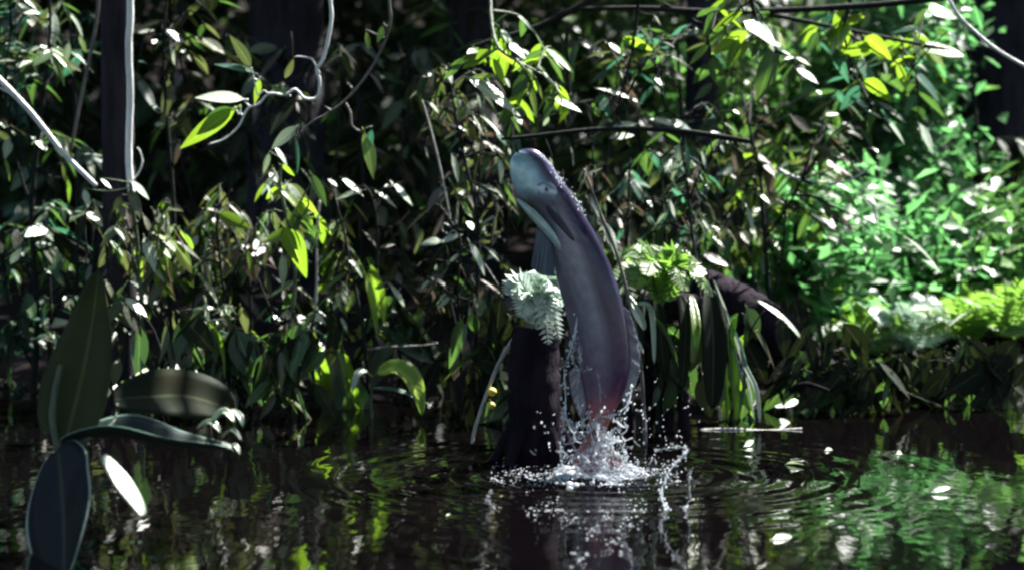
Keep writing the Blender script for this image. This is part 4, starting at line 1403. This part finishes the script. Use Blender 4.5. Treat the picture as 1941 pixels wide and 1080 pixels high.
# ------------------------------------------------------------------ ferns
def frond(mb, base, tip, arch, nrm, leaflet, n=16, wid=0.16, taper=True):
    mid = base.lerp(tip, 0.5) + arch
    path = [Vector(p) for p in catmull([list(base), list(mid), list(tip)], n + 1)]
    tube(mb, [base, mid, tip], 0.0028, 0.0012, n=4, sub=5)
    for i in range(2, n + 1):
        u = i / n
        p = path[i]
        d = (path[min(i + 1, n)] - path[i - 1]).normalized()
        nn = nrm - d * nrm.dot(d)
        nn.normalize()
        side = nn.cross(d)
        L = leaflet * (math.sin(math.pi * (0.12 + 0.86 * u)) ** 0.7 if taper else 1)
        for s in (-1, 1):
            dd = (side * s + d * 0.55 + nn * (-0.15 + rng.uniform(-.1, .1))).normalized()
            y = nn.cross(dd).normalized()
            h = L * wid
            q = [p, p + dd * L * 0.35 + y * h + nn * 0.1 * h, p + dd * L, p + dd * L * 0.35 - y * h + nn * 0.1 * h]
            mb.add(q, [(0, 1, 2), (0, 2, 3)], [(0, .5), (.4, 1), (1, .5), (.4, 0)])


def fern(label, px, py, D, fronds, mat, group=None, wid=0.16, name='fern', on=None):
    base = P(px, py, D)
    e = empty(name, tuple(base), label, 'fern', group)
    for tx, ty, dd, arch, leaflet, face in fronds:
        b = MB()
        tip = P(tx, ty, D + dd)
        frond(b, base, tip, Vector((0, 0, arch)), jit(FACE[face], 0.15), leaflet, n=20, wid=wid)
        b.build('frond', M[mat], e, smooth=False)
    return e


# mossy stump that carries the pale fern, left of the fish
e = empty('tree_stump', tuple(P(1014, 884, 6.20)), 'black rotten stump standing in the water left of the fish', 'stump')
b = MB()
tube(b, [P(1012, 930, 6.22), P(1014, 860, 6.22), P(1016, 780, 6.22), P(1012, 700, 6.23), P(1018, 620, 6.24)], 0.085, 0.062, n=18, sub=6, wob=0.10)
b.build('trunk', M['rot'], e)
b = MB()
for k in range(5):
    a = k * 1.25 + 0.3
    c = P(1015, 880, 6.21)
    tube(b, [c + Vector((math.cos(a) * .05, math.sin(a) * .05, 0.12)), c + Vector((math.cos(a) * .11, math.sin(a) * .09, 0.02)), c + Vector((math.cos(a) * .17, math.sin(a) * .13, -0.08))], 0.022, 0.010, n=7)
b.build('root', M['rot'], e)
fern('white glinting fern growing on top of the black stump', 1016, 622, 6.16,
     [(968, 560, -.06, .07, .055, 'w'), (985, 528, .04, .06, .060, 'w'), (1050, 545, -.04, .07, .060, 'w'), (1068, 575, .0, .06, .055, 'w'),
      (1006, 520, .02, .03, .055, 'w'), (1030, 525, .05, .03, .055, 'w'), (990, 600, -.09, .08, .050, 'w'), (1040, 650, -.08, .11, .050, 'w'), (1060, 640, -.05, .10, .05, 'w')], 'fern_pale', wid=0.20)
fern('bright yellow green bushy fern right of the body of the fish', 1255, 580, 6.75,
     [(1168, 520, -.08, .06, .05, 'w'), (1180, 480, .05, .07, .055, 'w'), (1215, 462, -.05, .05, .055, 'w'), (1250, 468, .05, .04, .05, 'w'), (1290, 475, -.04, .05, .055, 'w'),
      (1335, 520, -.05, .07, .05, 'w'), (1320, 495, .08, .06, .055, 'w'), (1200, 545, -.12, .08, .05, 'w'), (1300, 550, -.10, .09, .05, 'w'), (1240, 500, -.1, .06, .055, 'g'),
      (1195, 500, .1, .07, .05, 'g'), (1275, 500, .12, .06, .05, 'g'), (1350, 560, -.06, .10, .05, 'w'), (1225, 520, -.15, .08, .045, 'w')], 'fern', wid=0.22)
# dark mound under that fern
b = MB()
e = empty('root_mound', tuple(P(1270, 815, 6.9)), 'dark root mound with hanging roots under the bright fern', 'roots')
tube(b, [P(1180, 640, 6.95), P(1230, 585, 6.9), P(1300, 580, 6.9), P(1350, 600, 6.95), P(1375, 680, 7.0)], 0.050, 0.03, n=12, sub=5, wob=0.15)
b.build('main_root', M['rot'], e)
for px, top, bot, r in ((1190, 640, 835, .020), (1222, 600, 830, .016), (1262, 590, 830, .026), (1300, 590, 832, .020), (1240, 600, 830, .012)):
    b = MB()
    tube(b, [P(px, top, 6.9), P(px + rng.uniform(-8, 8), (top + bot) / 2, 6.86), P(px + rng.uniform(-12, 12), bot, 6.86)], r, r * .8, n=8, sub=5, wob=0.15)
    b.build('root', M['rot'], e)
# big dark drooping leaves over the mound
e = empty('strap_plant', tuple(P(1300, 585, 6.85)), 'dark drooping strap leaves hanging from under the bright fern', 'plant')
for pts, wd, mt in (([(1215, 560), (1208, 610, -.05), (1212, 690, -.08)], .040, 'dark'), ([(1245, 560), (1252, 640, -.06), (1262, 725, -.08)], .045, 'dark'),
                    ([(1290, 560), (1300, 620, -.07), (1292, 740, -.10)], .045, 'dark'), ([(1345, 550), (1352, 650, -.08), (1350, 775, -.10)], .080, 'dark'),
                    ([(1310, 560), (1318, 620, -.1), (1312, 690, -.12)], .03, 'yellow'), ([(1210, 575, -.06), (1234, 590, -.1), (1240, 690, -.14)], .018, 'pale'),
                    ([(1190, 560, -.06), (1212, 600, -.1), (1222, 625, -.12)], .024, 'pale')):
    bent_leaf('leaf', None, None, pts, 6.85, wd, mt, Vector((0.2, -0.85, 0.3)).normalized(), e, kind='strap')
e = empty('reed_clump', tuple(P(1440, 800, 6.95)), 'pale reed blades leaning left of the leaning dark log', 'reeds')
for pts, wd, mt in (([(1430, 800), (1415, 720), (1385, 620), (1352, 530)], .016, 'pale'), ([(1425, 800), (1400, 700), (1370, 600), (1348, 520)], .013, 'teal'),
                    ([(1395, 800), (1390, 720), (1384, 640), (1395, 600)], .03, 'yellow'), ([(1380, 800), (1372, 700), (1368, 640), (1350, 600)], .02, 'yellow'),
                    ([(1440, 800), (1432, 740), (1410, 690), (1402, 640)], .02, 'pale'), ([(1360, 700), (1356, 620), (1350, 570), (1340, 530)], .016, 'pale'), ([(1400, 790), (1412, 700), (1400, 650), (1372, 580)], .014, 'teal')):
    bent_leaf('blade', None, None, pts, 6.92, wd, mt, jit(HALF, .2), e, kind='strap')

# leaning dark log on the bank
b = MB()
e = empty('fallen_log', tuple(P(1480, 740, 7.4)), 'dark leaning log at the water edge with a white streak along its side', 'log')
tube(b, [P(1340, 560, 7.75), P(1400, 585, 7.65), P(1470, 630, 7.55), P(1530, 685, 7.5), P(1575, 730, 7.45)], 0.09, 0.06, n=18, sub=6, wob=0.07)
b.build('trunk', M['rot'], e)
bent_leaf('bark_strip', None, None, [(1436, 570), (1465, 590, -.03), (1495, 615, -.05), (1518, 642, -.07)], 7.36, .022, 'pale', HALF, e, kind='strap')
b = MB()
tube(b, [P(1500, 740, 7.25), P(1530, 728, 7.2), P(1570, 740, 7.15)], 0.012, 0.006)
b.build('broken_limb', M['rot'], e)

# ferns along the right bank
for k, (px, py, D, lab) in enumerate([
        (1640, 690, 8.5, 'low green fern by the end of the leaning log'),
        (1730, 668, 8.6, 'fern with white stiff fronds in the middle of the right bank'),
        (1830, 650, 8.7, 'yellow green fern on the right bank, second from the right edge'),
        (1910, 640, 8.6, 'fern with long arched fronds at the right edge'),
        (1590, 640, 9.0, 'small pale fern under the brightest mint green bush')]):
    fr = []
    for j in range(11):
        a = math.pi * (0.05 + 0.9 * j / 10) + rng.uniform(-.12, .12)
        R = rng.uniform(70, 125)
        fr.append((px + math.cos(a) * R * 1.1, py - 10 - math.sin(a) * R * 0.8, rng.uniform(-.35, .2), rng.uniform(.03, .09), rng.uniform(.05, .075), 'w' if rng.random() < .6 else 'g'))
    fern(lab, px, py, D, fr, 'fern_pale' if k == 1 else 'fern', 'ferns on the right bank', wid=0.17)

# ------------------------------------------------------------------ big-leaved water plant in the left foreground
e = empty('water_plant', tuple(P(112, 1010, 5.15)), 'big leaved water plant standing in the left foreground', 'plant')
b = MB()
tube(b, [P(116, 1060, 5.15), P(108, 930, 5.12), P(110, 850, 5.1)], 0.012, 0.010, n=8)
b.build('stem', M['stem_green'], e)
b = MB()
tube(b, [P(112, 852, 5.1), P(100, 800, 5.1), P(104, 740, 5.11), P(116, 690, 5.12)], 0.010, 0.006, n=8)
tube(b, [P(112, 848, 5.1), P(160, 835, 5.07), P(215, 800, 5.1), P(222, 765, 5.14)], 0.006, 0.004, n=7)
b.build('leaf_stalk', M['stem_green'], e)
tag(bent_leaf('leaf', None, None, [(126, 832, 0), (150, 740, .04), (172, 630, .07), (188, 512, .06)], 5.1, .175, 'olive_dark', Vector((-0.30, -0.80, 0.10)).normalized(), e, kind='ovate', n=20, fold=.12), 'tall olive leaf standing upright')
tag(bent_leaf('leaf', None, None, [(214, 758, .0), (280, 752, .02), (360, 752, .03), (446, 778, .02)], 5.15, .155, 'dark', Vector((-0.30, -0.55, 0.70)).normalized(), e, kind='obov', n=20, fold=.08), 'dark oval leaf lying level')
tag(bent_leaf('leaf', None, None, [(118, 838, 0), (220, 828, -.04), (330, 846, -.06), (440, 852, -.05)], 5.1, .11, 'edged', Vector((-0.05, -0.10, 1)).normalized(), e, kind='lance', n=20, fold=.35), 'narrow leaf seen edge-on with pale green edges')
tag(bent_leaf('leaf', None, None, [(110, 852, 0), (118, 930, -.12), (122, 1010, -.28), (122, 1110, -.48)], 5.08, .21, 'rimmed', Vector((-0.35, -0.85, 0.15)).normalized(), e, kind='obov', n=20, fold=.06), 'slate dark oval leaf with a pale margin, hanging to the water')
tag(bent_leaf('leaf', None, None, [(196, 862, 0), (222, 900, -.03), (250, 940, -.06), (274, 978, -.08)], 4.92, .046, 'pale', HALF, e, kind='strap', n=16, fold=.03), 'small white sunlit leaf')
# crumpled pale leaf ends at the tip of the level leaf
for pts, wd in (([(400, 800), (425, 780, -.02), (445, 800, -.04)], .022), ([(372, 812), (400, 800, -.02), (420, 822, -.03)], .018), ([(420, 830), (440, 815, -.02), (458, 835, -.03)], .018),
                ([(395, 835), (425, 842, -.02), (450, 858, -.03)], .016), ([(440, 775), (455, 790, -.02), (460, 808, -.03)], .016), ([(430, 850), (446, 845, -.02), (455, 862, -.03)], .014)):
    bent_leaf('curled_leaf', None, None, pts, 5.12, wd, 'pale', jit(HALF, .35), e, n=8)
rooted('water_weed', 'low green floating weed right of the slate leaf at bottom left', 'weed', 250, 4.98,
       [(195, 1030, 225, 1022, 'lance', 'pale', 'w', 1.2), (220, 1034, 262, 1030, 'lance', 'teal', 'w', 1.2), (250, 1034, 295, 1036, 'lance', 'teal', 'u', 1.2), (240, 1028, 275, 1024, 'lance', 'green', 'w', 1.2), (205, 1036, 245, 1040, 'lance', 'green', 'u', 1.0)])
# broken white tips behind the oval leaf
rooted('water_weed', 'row of small white tipped weeds behind the dark oval leaf', 'weed', 330, 5.6,
       [(300 + i * 13, 728, 298 + i * 13 + rng.uniform(-6, 6), 700 - rng.uniform(-8, 14), 'lance', rng.choice(['pale', 'pale', 'teal', 'yellow']), 'w', 1.3) for i in range(7)]
       + [(205 + i * 14, 752 - i * 8, 208 + i * 14, 735 - i * 8, 'ellip', rng.choice(['pale', 'yellow']), 'w', 1.3) for i in range(6)])

# ------------------------------------------------------------------ fallen leaves on the water and the mud
def fallen(label, px, py, Lpx, ang, mat, shape='ellip', lift=0.004, face=None):
    D = F_PX * CAM_Z / (py - 243)
    q = P(px, py, D)
    q.z = max(0.0, bz(q.x, q.y)) + lift
    L = Lpx / F_PX * D
    d = Vector((math.cos(ang), math.sin(ang), rng.uniform(0.0, 0.25)))
    o = bpy.data.objects.new('fallen_leaf', leaf_mesh(shape, mat))
    COL.objects.link(o)
    o.matrix_basis = leaf_matrix(q, d, face or jit(HALF, .3), L * 0.85)
    return tag(o, label, 'leaf', 'fallen leaves at the water edge')


for a in [
        ('white leaf standing in the water right of the floating stick', 1412, 850, 50, 1.0, 'pale', 'lance'),
        ('pale crumpled leaf lying by the foot of the reeds', 1470, 765, 60, 0.3, 'pale', 'broad'),
        ('white curled leaf floating right of the floating stick, by the reeds', 1478, 806, 40, 0.8, 'pale', 'broad'),
        ('pale leaf floating on the brown water at lower right', 1565, 858, 44, 0.9, 'pale', 'lance2'),
        ('white leaf at the lower edge of the dark water right of the splash', 1490, 885, 52, -0.8, 'pale', 'ellip2'),
        ('long white blade floating near the bottom, right of the splash', 1465, 1030, 74, 0.6, 'pale', 'lance2'),
        ('white leaf on the right bank below the end of the log', 1665, 742, 60, -0.8, 'pale', 'ellip'),
        ('small white leaf on the right bank among the ferns', 1705, 735, 40, -0.5, 'pale', 'ellip'),
        ('yellowish leaf at the foot of the ferns on the right bank', 1770, 742, 60, 0.1, 'yellow', 'lance'),
        ('white leaf floating in the middle of the right water', 1700, 865, 46, 1.0, 'pale', 'lance2'),
        ('pale green leaf floating at lower right', 1765, 940, 60, 0.5, 'teal', 'lance'),
        ('white leaf tip beside the yellow dots left of the stump', 846, 985, 30, 1.2, 'pale', 'thin')]:
    fallen(*a)
M['fruit'] = bark_mat('fruit_skin_yellow', (0.45, 0.36, 0.04), (0.62, 0.52, 0.10), 10, 0.35, 1.0, 0.1)
# two small yellow fruits by the slanting stick
for lab, px, py, r in (('upper of two small yellow fruits on the slanting stick', 932, 742, .014), ('lower of two small yellow fruits on the slanting stick', 931, 768, .012)):
    b = MB()
    ball(b, P(px, py, 6.29), r, 14, 10, (1, 1, .85))
    tube(b, [P(px, py, 6.29) + Vector((0, 0, r * .7)), P(px - 3, py - 14, 6.29)], 0.002, 0.0015, n=5)
    o = b.build('fruit', M['fruit'])
    tag(o, lab, 'fruit', 'yellow fruits on the stick')

# leaf litter on the mud
n = 1100
xx = nr.uniform(0.55, 4.0, n)
yy = shore(xx) + np.abs(nr.normal(0, 0.9, n)) + 0.02
zz = bank_z(xx, yy) + nr.uniform(0.003, 0.02, n)
nn = nr.normal(size=(n, 3)) * 0.45
nn[:, 2] += 1
M['litter'] = leaf_mat('litter_leaf', (0.006, 0.005, 0.004), (0.020, 0.014, 0.011), 0.5, 0.1, (1.5, 1.3, 1.0), island=True)
lit = quads(np.stack([xx, yy, zz], -1), nr.uniform(0.03, 0.09, n), nn, 'leaf_litter', M['litter'], None, 0.5)
tag(lit, 'brown leaf litter covering the muddy bank', 'leaf litter', kind='stuff')

# pale stemmed plant close behind the back of the fish
plant('river_shrub', 'pale stem with one white hanging leaf close behind the back of the fish', 'shrub', 6.6,
      [([(1225, 880), (1215, 700), (1190, 560), (1165, 470), (1140, 410), (1118, 350), (1106, 320)], 0.006, 0.0035)],
      [(1142, 420, 1178, 492, 'ellip', 'pale', 'w'), (1108, 345, 1114, 315, 'ellip', 'pale', 'w'), (1120, 372, 1138, 412, 'lance', 'pale', 'w'), (1165, 485, 1185, 520, 'ellip', 'pale', 'w'),
       (1195, 580, 1222, 622, 'lance', 'pale', 'w'), (1205, 640, 1222, 668, 'lance', 'pale', 'w'), (1112, 330, 1140, 318, 'lance', 'dry', 'w')], stem_mat='stem')
# dark drooping leaves that hide the water line under the shrubs
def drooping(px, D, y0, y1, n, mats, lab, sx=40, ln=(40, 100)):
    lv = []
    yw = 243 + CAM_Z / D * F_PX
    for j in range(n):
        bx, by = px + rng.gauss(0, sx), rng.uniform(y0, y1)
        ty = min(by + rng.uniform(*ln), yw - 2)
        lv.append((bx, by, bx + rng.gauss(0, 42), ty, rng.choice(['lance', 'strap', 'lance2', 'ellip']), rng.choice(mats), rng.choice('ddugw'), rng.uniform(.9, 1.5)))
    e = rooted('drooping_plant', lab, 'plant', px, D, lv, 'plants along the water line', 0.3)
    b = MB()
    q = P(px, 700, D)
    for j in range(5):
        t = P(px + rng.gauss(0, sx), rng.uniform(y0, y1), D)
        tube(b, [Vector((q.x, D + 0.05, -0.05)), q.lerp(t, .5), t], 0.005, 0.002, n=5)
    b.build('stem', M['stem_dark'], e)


DK = ['dark', 'dark', 'dark', 'olive', 'green', 'green']
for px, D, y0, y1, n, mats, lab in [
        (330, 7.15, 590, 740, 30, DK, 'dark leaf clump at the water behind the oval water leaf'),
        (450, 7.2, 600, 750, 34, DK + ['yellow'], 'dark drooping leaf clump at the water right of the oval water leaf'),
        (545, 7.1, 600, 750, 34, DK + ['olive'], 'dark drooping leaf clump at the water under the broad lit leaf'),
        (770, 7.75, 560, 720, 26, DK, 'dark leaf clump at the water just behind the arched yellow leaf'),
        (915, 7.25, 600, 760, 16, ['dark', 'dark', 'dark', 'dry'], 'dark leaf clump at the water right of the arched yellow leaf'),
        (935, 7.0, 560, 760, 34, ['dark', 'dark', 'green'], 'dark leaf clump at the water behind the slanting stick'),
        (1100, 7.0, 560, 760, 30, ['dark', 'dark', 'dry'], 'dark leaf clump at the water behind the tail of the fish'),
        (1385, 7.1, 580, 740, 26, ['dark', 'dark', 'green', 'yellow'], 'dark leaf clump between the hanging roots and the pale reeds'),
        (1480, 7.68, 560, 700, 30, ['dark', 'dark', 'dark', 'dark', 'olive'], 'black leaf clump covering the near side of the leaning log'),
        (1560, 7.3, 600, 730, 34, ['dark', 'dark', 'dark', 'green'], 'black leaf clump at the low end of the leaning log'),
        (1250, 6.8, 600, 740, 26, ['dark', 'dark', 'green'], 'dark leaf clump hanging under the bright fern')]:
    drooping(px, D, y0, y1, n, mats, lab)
# second row: leafy shrubs at the edge of the bank that close the gaps between the stems
def edge(px, py0, py1, D, wid, n, mats, lab, size=(0.05, 0.10), glint=0.15):
    hw = wid / 2
    y_g = 243 + (CAM_Z - bz(P(px, 500, D).x, D)) / D * F_PX
    plant('bank_shrub', lab, 'shrub', D,
          [([(px, y_g + 6), (px + 6, (y_g + py0) / 2), (px - 8, py0)], 0.008, 0.003),
           ([(px + 2, y_g - 20), (px + hw * .6, (y_g + py0) / 2 + 30), (px + hw * .8, py0 + 40)], 0.006, 0.003),
           ([(px + 2, y_g - 20), (px - hw * .6, (y_g + py0) / 2 + 40), (px - hw * .8, py0 + 60)], 0.006, 0.003)],
          (), [dict(box=(px - hw, py0, px + hw, py1), n=n, per=7, size=size, shapes=['lance', 'ellip', 'lance2', 'ellip2'], mats=mats, dd=(-.2, .25), droop=1.0, glint=glint)],
          stem_mat='stem_dark', group='shrubs along the edge of the bank')


edge(90, 380, 720, 7.9, 220, 18, ['teal', 'green', 'green', 'dark'], 'blue green shrub at the left edge behind the tall olive leaf')
edge(300, 380, 720, 7.8, 200, 18, ['olive', 'olive', 'green', 'yellow'], 'olive shrub close behind the drooping yellow cluster')
edge(470, 400, 740, 7.8, 200, 20, ['olive', 'green', 'dry', 'dark'], 'brown green shrub between the thin leaved shrub and the broad lit leaf')
edge(640, 430, 740, 7.85, 190, 18, ['green', 'olive', 'dark', 'yellow'], 'green shrub behind the upright strap leaves')
edge(900, 200, 560, 7.9, 180, 18, ['dry', 'dark', 'olive', 'green'], 'brown shrub between the white folded leaf and the head of the fish')
edge(1130, 260, 560, 7.6, 160, 16, ['dry', 'dark', 'green'], 'brown shrub right behind the back of the fish')
edge(1260, 300, 560, 7.9, 200, 16, ['dark', 'green', 'olive', 'teal'], 'dim shrub above the bright fern')
edge(1420, 330, 600, 8.3, 180, 16, ['green', 'yellow', 'olive', 'dark'], 'yellow green shrub above the leaning log')
edge(1660, 560, 700, 8.8, 220, 12, ['green', 'yellow', 'yellow'], 'low yellow green shrub behind the ferns of the right bank', (0.05, 0.09))
edge(1850, 580, 710, 8.9, 220, 12, ['green', 'green', 'yellow'], 'low green shrub at the right end of the bank', (0.05, 0.09))
edge(560, 60, 330, 8.3, 220, 8, ['dark', 'dark', 'green'], 'few dark leaves in the gap under the zigzag twig', glint=0.05)

for px, D, y0, y1, n, mats, lab in [
        (1640, 7.9, 680, 720, 34, ['dark', 'dark', 'green', 'olive'], 'low dark plant on the mud at the left end of the right bank'),
        (1730, 8.15, 670, 705, 36, ['dark', 'dark', 'green', 'olive'], 'low dark plant on the mud in the middle of the right bank'),
        (1820, 8.2, 668, 700, 36, ['dark', 'dark', 'green', 'dark'], 'low dark plant on the mud below the yellow green fern'),
        (1910, 8.2, 655, 700, 36, ['dark', 'dark', 'dark', 'green'], 'low black plant on the mud at the right edge')]:
    drooping(px, D, y0, y1, n, mats, lab, 46, (25, 60))

edge(205, 360, 620, 7.3, 110, 12, ['olive', 'olive', 'green', 'dark'], 'olive leaves wrapping the lower half of the slim dark trunk')
for px, D, y0, y1, n, lab in [
        (1610, 7.25, 680, 745, 34, 'black leaf clump hanging to the water at the right of the leaning log'),
        (1700, 7.45, 670, 730, 40, 'black leaf clump hanging to the water below the white stiff fern'),
        (1790, 7.5, 660, 730, 40, 'black leaf clump hanging to the water below the yellow green fern'),
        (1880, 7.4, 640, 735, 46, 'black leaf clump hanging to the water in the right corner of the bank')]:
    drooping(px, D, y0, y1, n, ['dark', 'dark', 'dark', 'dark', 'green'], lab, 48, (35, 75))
